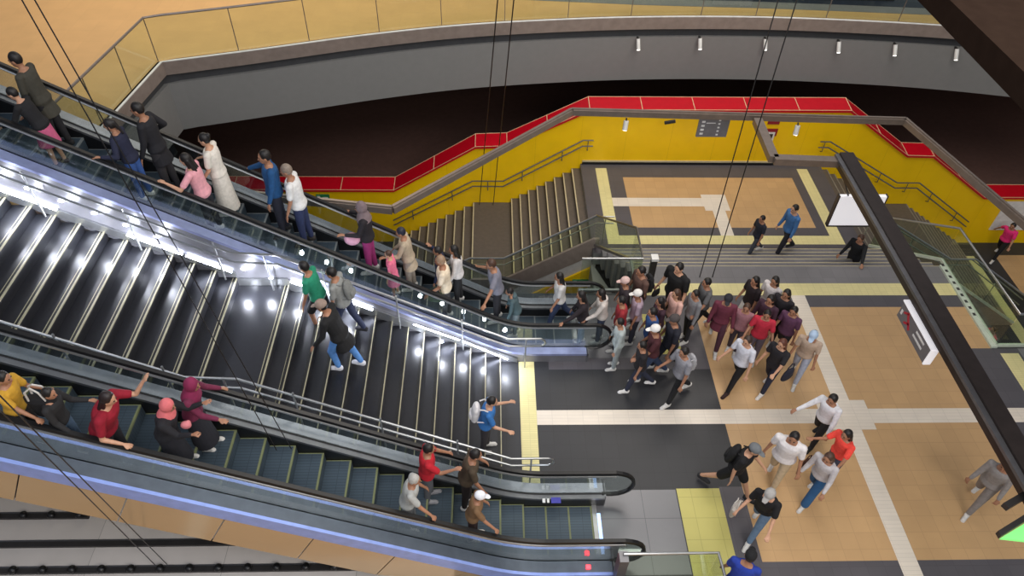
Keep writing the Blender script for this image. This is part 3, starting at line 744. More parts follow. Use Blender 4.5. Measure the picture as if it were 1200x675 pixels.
def human(loc, head, h, label, top, bottom, hair=((22,18,18),'short'), hat=None, shoes=(210,208,205), skin=1, w=1.,
          legs=((3,2),(-3,2)), lean=2, arms=((6,8,12),(6,8,12)), look=(8,0), group=None, detail=1):
    """head = heading in degrees (0 = +x). legs: (swing, bend) left,right; arms: (swing, out, bend) or ('t',x,y,z) or ('w',x,y,z)"""
    s = h/1.75; root = empty('person', loc, radians(head)); tag(root, label, 'person', group)
    V = Vector; vox = .0125 if detail else .016
    dirs = lambda a: V((sin(radians(a)),0,-cos(radians(a))))
    J = {}
    anks = []
    for sd,(a,b) in zip((1,-1),legs):
        hip = V((0,sd*.09,0)); kn = hip+dirs(a)*.43; an = kn+dirs(a-b)*.41; anks.append((hip,kn,an))
    pz = -min(a[2].z for a in anks)+.085
    P = V((0,0,pz)); anks = [tuple(p+P for p in t) for t in anks]
    l = radians(lean); sp = V((sin(l),0,cos(l))); fw = V((cos(l),0,-sin(l))); Yd = V((0,1,0))
    Cc = lambda t: P+sp*t
    hl = l*.6+radians(look[0]); hd = V((sin(hl),0,cos(hl)))
    nb = Cc(.53); hc = nb+hd*.16+V((.015,0,0))
    R = Matrix.Rotation(radians(look[1]),3,'Z') @ Matrix.Rotation(hl,3,'Y')
    hf = R@V((1,0,0)); hu = R@V((0,0,1)); hs = R@V((0,1,0))
    H = lambda x,y,z: hc+hf*x+hs*y+hu*z
    A = []
    Hi = Matrix.Rotation(-radians(head),3,'Z')
    for sd,ar in zip((1,-1),arms):
        S = Cc(.475)+Yd*(sd*.185*w)
        if ar[0] in ('t','w'):
            T = V(ar[1:]) if ar[0] == 't' else (Hi@(V(ar[1:])-V(loc)))/s
            E_, W = ik(S, T, .29, .25, V((-.35,sd*.5,-1)))
        else:
            sw,ab,be = ar; dr = lambda a: V((sin(radians(a))*cos(radians(ab)), sd*sin(radians(ab)), -cos(radians(a))*cos(radians(ab))))
            E_ = S+dr(sw)*.29; W = E_+dr(sw+be)*.25
        A.append((sd,S,E_,W))
    # ---- body, one surface
    m = MB()
    rings = [(-.07,.085,.13),(0,.112,.16),(.12,.098,.138),(.25,.104,.145),(.38,.112,.16),(.46,.098,.165),(.51,.07,.12),(.55,.05,.06)]
    tor = lambda g, lo=-9, hi=9, hem=0: [(Cc(t),(rx+g+(hem if t<.02 else 0))*(w if t<.5 else 1),(ry+g+(hem if t<.02 else 0))*w,fw,Yd) for t,rx,ry in rings if lo<=t<=hi]
    m.loft(tor(0)); m.cap(Cc(.5),nb+hd*.08,.052,.05)
    m.ellips(hc,(.094,.077,.118),16,12,R); m.ellips(H(.03,0,-.055),(.06,.055,.065),12,8,R)
    m.cap(H(.088,0,.01),H(.104,0,-.02),.011,.015,8); m.cap(H(.07,0,-.062),H(.088,0,-.064),.016,.012,8)
    for sd in (1,-1): m.ellips(H(-.005,sd*.078,-.01),(.02,.012,.032),8,6,R)
    for (hip,kn,an),sd in zip(anks,(1,-1)):
        m.cap(hip,kn,.083*w,.056,12); m.cap(kn,an,.056,.036,12)
        m.cap(an+V((-.02,0,-.035)),an+V((.13,sd*.012,-.055)),.034,.024,8)
    for sd,S,E_,W in A:
        m.cap(Cc(.47)+Yd*(sd*.12),S,.055*w,.054*w,10); m.cap(S,E_,.047*w,.036,10); m.cap(E_,W,.037,.025,10)
        d = (W-E_).normalized(); sv = d.cross(V((0,0,1)))
        sv = (V((0,1,0)) if sv.length < .3 else sv.normalized()); nv = sv.cross(d).normalized()
        if nv.z > 0: nv = -nv
        K = W+d*.085
        m.cap(W,K-sv*.018,.022,.019,8,.7,nv); m.cap(W,K+sv*.018,.022,.019,8,.7,nv); m.cap(W,K,.023,.02,8,.7,nv)
        for i,(o_,ln) in enumerate(((-.03,.036),(-.01,.043),(.0105,.04),(.031,.031))):
            k0 = K+sv*o_; k1 = k0+d*ln+sv*o_*.25+nv*.008; k2 = k1+d*(ln*.55)+nv*.022
            m.cap(k0,k1,.0092,.0088,6); m.cap(k1,k2,.0088,.0078,6)
        ti = sv*(-1 if sd > 0 else 1)*(1 if d.z < 0 else -1)
        t0 = W+d*.03+ti*.022; t1 = t0+d*.03+ti*.026+nv*.006; t2 = t1+d*.028+ti*.006+nv*.008
        m.cap(t0,t1,.0115,.0105,6); m.cap(t1,t2,.0105,.009,6)
    def bd(mb, name, mt, rm, it=2, parent=root):
        mb.v = [tuple(V(v)*s) for v in mb.v]
        return _build(mb, name, mt, parent, remesh=rm*s, smooth_it=it)
    sk = SKIN[skin]
    body = bd(m, 'body', sk, .0105 if detail else .0125, 1)
    # ---- face details
    if detail:
        for sd in (1,-1):
            m = MB(); m.ellips(H(.085,sd*.03,.018),(.012,.014,.008),8,6,R); m.v = [tuple(V(v)*s) for v in m.v]; _build(m,'eye',EYEM,root,smooth=True)
        m = MB(); m.ellips(H(.091,0,-.052),(.009,.021,.006),8,6,R); m.v = [tuple(V(v)*s) for v in m.v]; _build(m,'mouth',MOUTH,root,smooth=True)
    # ---- trousers or skirt
    bc, bk = bottom
    if bk in ('long','short','wide'):
        m = MB(); m.loft(tor(.016,-.1,.13))
        for (hip,kn,an) in anks:
            if bk == 'short': e = hip.lerp(kn,.88); m.cap(hip,e,.100*w,.088,12)
            else:
                m.cap(hip,kn,.099*w,.072 if bk=='long' else .085,12)
                e = kn.lerp(an,.93); m.cap(kn,e,.070 if bk=='long' else .085,.052 if bk=='long' else .08,12)
        bd(m,'shorts' if bk=='short' else 'trousers',cloth(bc),vox)
    elif bk in ('skirt','dress'):
        L = .42 if bk == 'skirt' else .78
        mid = lambda t: (anks[0][0].lerp(anks[0][1],min(1,t))+anks[1][0].lerp(anks[1][1],min(1,t)))/2
        m = MB(); sp_ = abs(anks[0][2].x-anks[1][2].x)*.4
        m.loft([(Cc(.14),.115*w,.155*w,V((1,0,0)),Yd),(P+V((0,0,-.02)),.135*w,.185*w,V((1,0,0)),Yd),(P+V((0,0,-L*.5)),.15+sp_*.5,.195,V((1,0,0)),Yd),(P+V((0,0,-L)),.17+sp_,.215,V((1,0,0)),Yd)],20)
        bd(m,'skirt',cloth(bc),vox)
    # ---- top
    tc, tk = top
    m = MB(); lo = -.08 if tk != 'crop' else .1
    rr = tor(.026,lo,.52,.012)
    if tk == 'coat': rr = [(Cc(-.28),.165*w,.2*w,fw,Yd)]+rr
    m.loft(rr)
    for sd,S,E_,W in A:
        if tk == 'none': continue
        m.cap(Cc(.465)+Yd*(sd*.11),S,.066*w,.066*w,10)
        if tk in ('long','coat','hood'): m.cap(S,E_,.064*w,.052,10); m.cap(E_,E_.lerp(W,.93),.052,.038,10)
        else: m.cap(S,S.lerp(E_,.68),.064*w,.06,10)
    if tk == 'hood': m.ellips(Cc(.53)-fw*.07,(.07,.11,.06),12,8)
    bd(m,'dress_top' if bk=='dress' else ('jacket' if tk in ('coat','hood') else 'shirt'),cloth(tc),vox)
    # ---- hair and hats
    hcol, hk = hair
    if hk != 'none':
        m = MB(); m.ellips(H(-.018,0,.022),(.098,.086,.112),14,10,R)
        if hk in ('long','tail'):
            if hk == 'long':
                for y,r in ((-.05,.042),(0,.05),(.05,.042)): m.cap(H(-.05,y,.0),H(-.075,y*1.1,-.2)-V((.02,0,.04)),r,.034,10)
                for sd in (1,-1): m.cap(H(-.02,sd*.068,.0),H(-.02,sd*.075,-.13),.03,.022,8)
            else: m.cap(H(-.1,0,.04),H(-.14,0,-.2),.04,.02,10)
        if hk == 'bun': m.ellips(H(-.1,0,.07),(.045,.045,.045),10,8)
        bd(m,'hair',hairm(hcol),.011)
    if hat:
        kc, kk = hat; m = MB()
        if kk == 'cap':
            m.ellips(H(-.012,0,.045),(.108,.094,.092),16,10,R); m.cap(H(.07,0,.04),H(.145,0,.028),.062,.055,14,.14,hu)
            bd(m,'cap',cloth(kc),.0105)
        elif kk == 'scarf':
            m.ellips(H(-.02,0,.01),(.108,.1,.138),16,10,R)
            m.loft([(H(-.02,0,-.08),.085,.085,fw,Yd),(nb+V((0,0,.0)),.12,.13,fw,Yd),(Cc(.42),.15,.19,fw,Yd)],16)
            bd(m,'headscarf',cloth(kc),.012)
    # ---- shoes
    for (hip,kn,an),sd in zip(anks,(1,-1)):
        m = MB(); m.cap(an+V((-.035,0,-.035)),an+V((.03,0,-.03)),.045,.048,10); m.cap(an+V((0,0,-.045)),an+V((.15,sd*.012,-.052)),.043,.036,10)
        m.cap(an+V((-.03,0,-.072)),an+V((.16,sd*.012,-.074)),.046,.044,12,.28,V((0,0,1)))
        m.v = [(v[0],v[1],max(v[2],an.z-.085)) for v in map(V,m.v)]
        bd(m,'shoe',cloth(shoes),.011)
    return root

def worn(person_loc, head, off, name, cat, label, kind, col, s=1., group=None, tilt=0):
    """bags and things carried; `off` is in the wearer's own frame"""
    R = Matrix.Rotation(radians(head),3,'Z'); p = Vector(person_loc)+R@Vector(off)
    t = empty(name, p, radians(head)); t.rotation_euler = (0,radians(tilt),radians(head)); tag(t, label, cat, group); c = cloth(col)
    def B(m, n, mt, rm=0, **k):
        m.v = [tuple(Vector(v)*s) for v in m.v]; return _build(m, n, mt, t, remesh=rm, smooth_it=2 if rm else 0, **k)
    if kind == 'backpack':
        m = MB(); m.loft([(Vector((0,0,z)),rx,ry,(1,0,0),(0,1,0)) for z,rx,ry in ((0,.05,.1),(.03,.08,.14),(.2,.085,.15),(.34,.07,.13),(.42,.03,.07))],16); b = B(m,'bag',c,.012)
        m = MB(); m.loft([(Vector((-.075,0,z)),rx,ry,(1,0,0),(0,1,0)) for z,rx,ry in ((.05,.02,.08),(.08,.035,.11),(.17,.035,.11),(.2,.02,.08))],12); B(m,'pocket',c,.01)
        for sd in (1,-1):
            m = MB(); m.tube([(.05,sd*.1,.4),(.13,sd*.12,.43),(.25,sd*.12,.36),(.27,sd*.12,.22),(.2,sd*.14,.08),(.05,sd*.12,.04)],.014,6); B(m,'strap',c,smooth=True)
    elif kind == 'handbag':
        m = MB(); m.loft([(Vector((0,0,z)),rx,ry,(1,0,0),(0,1,0)) for z,rx,ry in ((0,.12,.04),(.03,.15,.055),(.15,.14,.045),(.2,.11,.02))],14); B(m,'bag',c,.01)
        m = MB(); m.tube([(-.1,0,.18),(-.08,0,.3),(0,.0,.36),(.08,0,.3),(.1,0,.18)],.009,6); B(m,'strap',c,smooth=True)
    elif kind == 'tote':
        m = MB(); m.loft([(Vector((0,0,z)),rx,ry,(1,0,0),(0,1,0)) for z,rx,ry in ((0,.13,.04),(.02,.17,.07),(.3,.19,.08),(.36,.19,.05))],16); B(m,'bag',c,.012)
        for y in (-.05,.05):
            m = MB(); m.tube([(-.1,y,.34),(-.08,y,.5),(0,y*.6,.56),(.08,y,.5),(.1,y,.34)],.012,6); B(m,'handle',cloth((200,196,190)),smooth=True)
    elif kind == 'phone':
        m = MB(); m.box(-.005,.005,-.037,.037,-.075,.075); b = B(m,'case',BLACK,bevel=.004); m = MB(); m.box(-.0065,-.005,-.033,.033,-.068,.068); B(m,'screen',mat('screen',(60,70,90),.2,emit=(150,170,210),es=.3,noise=0))
    elif kind == 'parcel':
        m = MB(); m.ellips((0,0,.1),(.12,.09,.1),14,10); m.ellips((.05,.02,.14),(.06,.07,.07),10,8); B(m,'bundle',c,.012)
    return t
PEOPLE = [
 {'h': 1.74, 'head': 180, 'label': 'tall man in a dark olive jacket at the top left of the upper escalator', 'top': ((62, 60, 52), 'coat'), 'bottom': ((30, 30, 34), 'long'), 'hair': ((22, 18, 18), 'short'), 'lean': 6, 'shoes': (30, 30, 32), 'loc': (-7.21, 10.5, 4.578), 'grp': 'people riding the upper escalator', 'esc': 'eu'},
 {'h': 1.45, 'head': 180, 'label': 'person in black crouched close behind the olive jacket man, pink skirt showing through the glass', 'top': ((24, 24, 28), 'long'), 'bottom': ((196, 92, 130), 'skirt'), 'hair': ((22, 18, 18), 'short'), 'lean': 18, 'arms': ((30, 10, 40), (20, 10, 30)), 'skin': 0, 'shoes': (60, 50, 50), 'loc': (-7.07, 10.0, 4.578), 'grp': 'people riding the upper escalator', 'esc': 'eu'},
 {'h': 1.84, 'head': 180, 'label': 'man in a black jacket beside the far handrail, holding on with one hand', 'top': ((27, 27, 33), 'coat'), 'bottom': ((48, 46, 50), 'long'), 'hair': ((22, 18, 18), 'short'), 'arms': ((8, 8, 14), ('r', 1, -0.1)), 'lean': 4, 'shoes': (40, 40, 44), 'loc': (-5.67, 10.5, 3.624), 'grp': 'people riding the upper escalator', 'esc': 'eu'},
 {'h': 1.58, 'head': 180, 'label': 'woman in a navy sweater and blue jeans beside the glass of the upper escalator', 'top': ((30, 34, 58), 'long'), 'bottom': ((52, 86, 150), 'long'), 'hair': ((22, 18, 18), 'tail'), 'arms': (('r', -1, -0.25), (10, 8, 20)), 'lean': 8, 'loc': (-5.93, 10.05, 3.863), 'grp': 'people riding the upper escalator', 'esc': 'eu'},
 {'h': 1.68, 'head': 180, 'label': 'woman with long black hair in a pink top leaning on the near handrail', 'top': ((226, 160, 170), 'short'), 'bottom': ((34, 36, 44), 'long'), 'hair': ((22, 18, 18), 'long'), 'arms': (('r', -1, -0.4), (8, 8, 20)), 'lean': 6, 'skin': 0, 'loc': (-4.92, 10.0, 3.148), 'grp': 'people riding the upper escalator', 'esc': 'eu'},
 {'h': 1.72, 'head': 180, 'label': 'woman in a long white dress on the upper escalator', 'top': ((222, 216, 206), 'short'), 'bottom': ((222, 216, 206), 'dress'), 'hair': ((22, 18, 18), 'bun'), 'arms': ((8, 8, 30), (20, 10, 50)), 'skin': 0, 'loc': (-4.79, 10.52, 3.148), 'grp': 'people riding the upper escalator', 'esc': 'eu'},
 {'h': 1.88, 'head': 200, 'label': 'man in a teal-blue sweater with one arm stretched along the far handrail', 'top': ((22, 74, 124), 'long'), 'bottom': ((34, 36, 50), 'long'), 'hair': ((22, 18, 18), 'short'), 'arms': ((10, 8, 12), ('r', 1, -0.5)), 'lean': -2, 'shoes': (40, 40, 44), 'loc': (-3.89, 10.5, 2.671), 'grp': 'people riding the upper escalator', 'esc': 'eu'},
 {'h': 1.84, 'head': 180, 'label': 'grey-haired man in a white polo shirt and blue jeans', 'top': ((222, 222, 222), 'short'), 'bottom': ((40, 50, 86), 'long'), 'hair': ((134, 120, 108), 'short'), 'arms': ((6, 8, 14), ('r', 1, -0.3)), 'lean': 4, 'shoes': (50, 46, 44), 'loc': (-3.5, 10.48, 2.432), 'grp': 'people riding the upper escalator', 'esc': 'eu'},
 {'h': 1.74, 'head': 180, 'label': 'woman in a greyish headscarf and black top carrying a pink coat on her arm', 'top': ((34, 30, 36), 'long'), 'bottom': ((150, 46, 110), 'long'), 'hair': ((22, 18, 18), 'none'), 'hat': ((120, 104, 108), 'scarf'), 'arms': ((20, 8, 80), ('r', 1, -0.35)), 'lean': 0, 'loc': (-2.35, 10.45, 1.717), 'grp': 'people riding the upper escalator', 'esc': 'eu'},
 {'h': 1.62, 'head': 180, 'label': 'person in a beige jacket and navy beanie on the upper escalator', 'top': ((178, 162, 140), 'coat'), 'bottom': ((150, 140, 130), 'long'), 'hair': ((28, 30, 48), 'short'), 'hat': None, 'arms': ((25, 10, 70), (15, 8, 30)), 'lean': 6, 'loc': (-1.61, 10.45, 1.24), 'grp': 'people riding the upper escalator', 'esc': 'eu'},
 {'h': 1.2, 'head': 180, 'label': 'small child in a pink top close to the glass, behind the beige jacket', 'top': ((222, 110, 140), 'short'), 'bottom': ((222, 120, 150), 'skirt'), 'hair': ((74, 50, 38), 'short'), 'skin': 0, 'loc': (-1.87, 10.0, 1.478), 'grp': 'people riding the upper escalator', 'esc': 'eu'},
 {'h': 1.74, 'head': 180, 'label': 'person in a cream vest with cropped fair hair and a green bag', 'top': ((226, 210, 186), 'short'), 'bottom': ((60, 58, 62), 'long'), 'hair': ((150, 124, 100), 'short'), 'arms': ((14, 8, 40), (8, 8, 12)), 'loc': (-0.9, 10.05, 0.763), 'grp': 'people riding the upper escalator', 'esc': 'eu'},
 {'h': 1.6, 'head': 180, 'label': 'person with dark hair and white sleeves half hidden behind the cream vest', 'top': ((208, 204, 204), 'long'), 'bottom': ((34, 34, 38), 'long'), 'hair': ((22, 18, 18), 'long'), 'arms': ((8, 8, 20), (14, 8, 30)), 'loc': (-0.67, 10.5, 0.763), 'grp': 'people riding the upper escalator', 'esc': 'eu'},
 {'h': 1.55, 'head': 180, 'label': 'dark-haired person in navy at the far handrail, just ahead of the cream vest', 'top': ((34, 42, 70), 'long'), 'bottom': ((32, 32, 38), 'long'), 'hair': ((22, 18, 18), 'short'), 'arms': ((8, 8, 12), ('r', 1, -0.2)), 'loc': (-0.99, 10.52, 0.763), 'grp': 'people riding the upper escalator', 'esc': 'eu'},
 {'h': 1.78, 'head': 190, 'label': 'person in a plain grey shirt with an arm stretched over the far handrail', 'top': ((120, 120, 134), 'short'), 'bottom': ((40, 38, 44), 'long'), 'hair': ((74, 50, 38), 'short'), 'arms': (('r', -1, -0.3), ('r', 1, -0.4)), 'lean': 8, 'loc': (0.13, 10.45, 0.286), 'grp': 'people riding the upper escalator', 'esc': 'eu'},
 {'h': 1.4, 'head': 180, 'label': 'dark-haired child in a grey-teal hoodie near the foot of the upper escalator', 'top': ((72, 92, 98), 'hood'), 'bottom': ((120, 130, 134), 'long'), 'hair': ((22, 18, 18), 'short'), 'lean': 14, 'loc': (0.53, 10.2, 0.103), 'grp': 'people riding the upper escalator', 'esc': 'eu'},
 {'h': 1.6, 'head': 180, 'label': 'girl in a white short top and blue jeans by the yellow triangle wall', 'top': ((206, 204, 204), 'short'), 'bottom': ((50, 62, 92), 'long'), 'hair': ((22, 18, 18), 'long'), 'arms': ((8, 8, 20), (15, 10, 20)), 'legs': ((18, 6), (-20, 22)), 'loc': (1.45, 10.55, 0.006), 'grp': 'people riding the upper escalator', 'esc': 'eu'},
 {'h': 1.6, 'head': 180, 'label': 'woman with long black hair, black top and light jeans at the upper escalator foot', 'top': ((36, 28, 34), 'long'), 'bottom': ((170, 184, 206), 'long'), 'hair': ((22, 18, 18), 'long'), 'arms': (('r', -1, -0.45), (8, 8, 20)), 'lean': 6, 'loc': (1.89, 10.0, 0.006), 'grp': 'people riding the upper escalator', 'esc': 'eu'},
 {'h': 1.56, 'head': 180, 'label': 'girl in a white hoodie stepping onto the upper escalator', 'top': ((206, 198, 192), 'hood'), 'bottom': ((60, 70, 96), 'long'), 'hair': ((22, 18, 18), 'long'), 'arms': ((30, 8, 30), (8, 8, 20)), 'lean': 5, 'loc': (2.29, 10.09, 0.0), 'grp': 'queue at the foot of the upper escalator'},
 {'h': 1.6, 'head': 175, 'label': 'dark-haired person in a red top queueing just behind the white hoodie', 'top': ((150, 40, 48), 'short'), 'bottom': ((40, 40, 50), 'long'), 'hair': ((22, 18, 18), 'short'), 'loc': (2.638, 9.852, 0.0), 'grp': 'queue at the foot of the upper escalator'},
 {'h': 1.6, 'head': 180, 'label': 'person in a pale pink cap at the back left of the queue', 'top': ((54, 46, 52), 'short'), 'bottom': ((36, 36, 42), 'long'), 'hair': ((22, 18, 18), 'short'), 'hat': ((208, 178, 172), 'cap'), 'loc': (2.777, 10.391, 0.0), 'grp': 'queue at the foot of the upper escalator'},
 {'h': 1.58, 'head': 180, 'label': 'person in a white cap and lavender shirt in the queue', 'top': ((176, 156, 172), 'short'), 'bottom': ((60, 60, 74), 'long'), 'hair': ((22, 18, 18), 'tail'), 'hat': ((228, 224, 220), 'cap'), 'loc': (2.986, 10.05, 0.0), 'grp': 'queue at the foot of the upper escalator'},
 {'h': 1.72, 'head': 200, 'label': 'man in a brown shirt with a black backpack, next to the slim post', 'top': ((92, 68, 60), 'short'), 'bottom': ((48, 44, 46), 'long'), 'hair': ((22, 18, 18), 'short'), 'w': 1.08, 'loc': (3.119, 10.598, 0.0), 'grp': 'queue at the foot of the upper escalator'},
 {'h': 1.8, 'head': 215, 'label': 'large man in a black shirt standing at the back of the queue', 'top': ((18, 18, 20), 'short'), 'bottom': ((24, 24, 28), 'long'), 'hair': ((22, 18, 18), 'short'), 'w': 1.22, 'arms': ((10, 16, 30), (6, 12, 20)), 'skin': 0, 'loc': (3.88, 10.63, 0.0), 'grp': 'queue at the foot of the upper escalator'},
 {'h': 1.62, 'head': 190, 'label': 'boy in a grey tee with black trousers at the right edge of the queue', 'top': ((96, 96, 98), 'short'), 'bottom': ((22, 22, 26), 'long'), 'hair': ((22, 18, 18), 'short'), 'arms': ((30, 20, 30), (4, 8, 10)), 'legs': ((18, 6), (-20, 22)), 'loc': (4.45, 10.38, 0.0), 'grp': 'queue at the foot of the upper escalator'},
 {'h': 1.62, 'head': 185, 'label': 'dark-haired person in a blue tee in the middle of the queue', 'top': ((44, 76, 130), 'short'), 'bottom': ((50, 54, 70), 'long'), 'hair': ((22, 18, 18), 'short'), 'loc': (3.202, 9.527, 0.0), 'grp': 'queue at the foot of the upper escalator'},
 {'h': 1.6, 'head': 200, 'label': 'long brown-haired woman in a peach top in front of the large man in black', 'top': ((222, 176, 164), 'short'), 'bottom': ((60, 60, 70), 'long'), 'hair': ((74, 50, 38), 'long'), 'skin': 0, 'loc': (3.762, 10.063, 0.0), 'grp': 'queue at the foot of the upper escalator'},
 {'h': 1.55, 'head': 200, 'label': 'person in grey behind the peach top woman', 'top': ((128, 128, 132), 'long'), 'bottom': ((34, 34, 40), 'long'), 'hair': ((22, 18, 18), 'short'), 'loc': (4.161, 10.093, 0.0), 'grp': 'queue at the foot of the upper escalator'},
 {'h': 1.64, 'head': 180, 'label': 'person in a white cap, maroon shirt and jeans near the steel floor plate', 'top': ((74, 34, 40), 'short'), 'bottom': ((56, 70, 100), 'long'), 'hair': ((22, 18, 18), 'short'), 'hat': ((232, 230, 228), 'cap'), 'legs': ((18, 6), (-20, 22)), 'arms': ((30, 12, 40), (10, 10, 20)), 'loc': (3.183, 9.085, 0.0), 'grp': 'queue at the foot of the upper escalator'},
 {'h': 1.72, 'head': 185, 'label': 'man in a dark grey cap and navy clothes in the queue', 'top': ((30, 32, 44), 'short'), 'bottom': ((28, 32, 46), 'long'), 'hair': ((22, 18, 18), 'short'), 'hat': ((72, 66, 66), 'cap'), 'w': 1.08, 'legs': ((-18, 24), (20, 4)), 'loc': (3.58, 9.29, 0.0), 'grp': 'queue at the foot of the upper escalator'},
 {'h': 1.56, 'head': 185, 'label': 'dark-haired woman in dark purple between the blue tee and the peach top', 'top': ((70, 44, 58), 'short'), 'bottom': ((40, 40, 52), 'long'), 'hair': ((22, 18, 18), 'long'), 'loc': (3.414, 9.866, 0.0), 'grp': 'queue at the foot of the upper escalator'},
 {'h': 1.5, 'head': 180, 'label': 'youth in a black shirt and white shoes at the near left edge of the queue', 'top': ((30, 26, 30), 'short'), 'bottom': ((44, 48, 66), 'long'), 'hair': ((22, 18, 18), 'short'), 'shoes': (230, 228, 226), 'legs': ((18, 6), (-20, 22)), 'loc': (2.907, 8.795, 0.0), 'grp': 'queue at the foot of the upper escalator'},
 {'h': 1.66, 'head': 205, 'label': 'man in a grey shirt and black trousers, last of the queue near the white strip', 'top': ((142, 142, 150), 'short'), 'bottom': ((22, 22, 26), 'long'), 'hair': ((22, 18, 18), 'short'), 'legs': ((16, 4), (-22, 20)), 'arms': ((8, 8, 14), (22, 10, 30)), 'lean': 4, 'loc': (3.64, 8.54, 0.0), 'grp': 'queue at the foot of the upper escalator'},
 {'h': 1.5, 'head': 180, 'label': 'person in pale clothes beside the newel of the upper escalator', 'top': ((168, 178, 178), 'long'), 'bottom': ((150, 158, 160), 'long'), 'hair': ((22, 18, 18), 'short'), 'loc': (2.55, 9.36, 0.0), 'grp': 'queue at the foot of the upper escalator'},
 {'h': 1.66, 'head': 250, 'label': 'person in a long maroon shirt and dark cap at the left of the second group', 'top': ((104, 44, 62), 'coat'), 'bottom': ((80, 46, 60), 'long'), 'hair': ((22, 18, 18), 'short'), 'hat': ((40, 40, 46), 'cap'), 'legs': ((18, 6), (-20, 22)), 'lean': 4, 'loc': (4.735, 9.932, 0.0), 'grp': 'second group on the tan floor'},
 {'h': 1.58, 'head': 200, 'label': 'girl in a black top and white skirt at the back of the second group', 'top': ((34, 24, 28), 'short'), 'bottom': ((232, 230, 228), 'skirt'), 'hair': ((22, 18, 18), 'long'), 'loc': (5.46, 10.45, 0.0), 'grp': 'second group on the tan floor'},
 {'h': 1.58, 'head': 215, 'label': 'woman with dark hair and a white top at the back of the second group', 'top': ((224, 216, 216), 'short'), 'bottom': ((90, 60, 74), 'long'), 'hair': ((22, 18, 18), 'long'), 'loc': (5.86, 10.46, 0.0), 'grp': 'second group on the tan floor'},
 {'h': 1.6, 'head': 220, 'label': 'woman with long black hair, black top and white sleeves', 'top': ((40, 36, 42), 'long'), 'bottom': ((32, 32, 36), 'long'), 'hair': ((22, 18, 18), 'long'), 'loc': (5.98, 10.074, 0.0), 'grp': 'second group on the tan floor'},
 {'h': 1.56, 'head': 245, 'label': 'person in a red vest over white sleeves in the second group', 'top': ((186, 40, 62), 'short'), 'bottom': ((104, 96, 110), 'long'), 'hair': ((22, 18, 18), 'tail'), 'arms': ((20, 14, 40), (20, 14, 40)), 'loc': (5.434, 9.556, 0.0), 'grp': 'second group on the tan floor'},
 {'h': 1.56, 'head': 225, 'label': 'dark-haired person in purple and maroon at the right of the second group', 'top': ((92, 56, 84), 'short'), 'bottom': ((36, 32, 40), 'long'), 'hair': ((22, 18, 18), 'short'), 'legs': ((18, 6), (-20, 22)), 'loc': (6.022, 9.664, 0.0), 'grp': 'second group on the tan floor'},
 {'h': 1.6, 'head': 220, 'label': 'woman in a dark plum cardigan in the middle of the second group', 'top': ((66, 40, 56), 'long'), 'bottom': ((44, 40, 50), 'long'), 'hair': ((22, 18, 18), 'long'), 'loc': (5.612, 9.917, 0.0), 'grp': 'second group on the tan floor'},
 {'h': 1.5, 'head': 240, 'label': 'person in pinkish grey behind the maroon shirt', 'top': ((150, 104, 112), 'short'), 'bottom': ((70, 60, 70), 'long'), 'hair': ((74, 50, 38), 'short'), 'loc': (5.107, 9.787, 0.0), 'grp': 'second group on the tan floor'},
 {'h': 1.62, 'head': 215, 'label': 'man in a white tee and black trousers walking towards the queue', 'top': ((214, 216, 228), 'short'), 'bottom': ((24, 22, 26), 'long'), 'hair': ((60, 44, 38), 'short'), 'legs': ((20, 6), (-20, 10)), 'shoes': (50, 30, 30), 'arms': ((10, 14, 20), (16, 14, 30)), 'skin': 0, 'loc': (4.89, 8.85, 0.0), 'grp': 'second group on the tan floor'},
 {'h': 1.6, 'head': 215, 'label': 'woman with curly auburn hair in a black tank top and navy trousers', 'top': ((32, 30, 36), 'tank'), 'bottom': ((34, 38, 58), 'long'), 'hair': ((96, 54, 40), 'long'), 'legs': ((14, 4), (-14, 14)), 'arms': ((40, 10, 50), (10, 8, 20)), 'skin': 0, 'shoes': (226, 222, 218), 'loc': (5.53, 8.78, 0.0), 'grp': 'second group on the tan floor'},
 {'h': 1.62, 'head': 235, 'label': 'woman in a light blue cap, beige blouse and pale jeans walking left', 'top': ((186, 164, 146), 'short'), 'bottom': ((168, 176, 196), 'long'), 'hair': ((22, 18, 18), 'tail'), 'hat': ((168, 190, 216), 'cap'), 'legs': ((14, 4), (-12, 20)), 'lean': 10, 'loc': (6.21, 9.04, 0.0), 'grp': 'second group on the tan floor'},
 {'h': 1.64, 'head': 215, 'label': 'man in a white shirt and black trousers crossing the pale strips', 'top': ((226, 226, 232), 'long'), 'bottom': ((28, 28, 32), 'long'), 'hair': ((22, 18, 18), 'short'), 'legs': ((12, 6), (-14, 24)), 'arms': ((14, 10, 24), (34, 24, 12)), 'lean': 10, 'shoes': (30, 30, 32), 'loc': (6.11, 7.52, 0.0), 'grp': 'people crossing the concourse'},
 {'h': 1.74, 'head': -40, 'label': 'man in black shirt, shorts and a grey cap striding near the yellow pad', 'top': ((18, 16, 20), 'short'), 'bottom': ((16, 16, 20), 'short'), 'hair': ((22, 18, 18), 'short'), 'hat': ((110, 114, 118), 'cap'), 'legs': ((28, 4), (-26, 18)), 'arms': ((24, 8, 20), (-12, 8, 16)), 'lean': 10, 'shoes': (40, 40, 44), 'skin': 0, 'loc': (4.24, 6.52, 0.0), 'grp': 'people crossing the concourse'},
 {'h': 1.74, 'head': 235, 'label': 'man in a plain white tee and khaki trousers seen from behind', 'top': ((226, 222, 224), 'short'), 'bottom': ((196, 176, 146), 'long'), 'hair': ((22, 18, 18), 'short'), 'legs': ((10, 4), (-12, 24)), 'arms': ((8, 12, 14), (-4, 12, 14)), 'w': 1.12, 'lean': 6, 'loc': (5.09, 6.68, 0.0), 'grp': 'people crossing the concourse'},
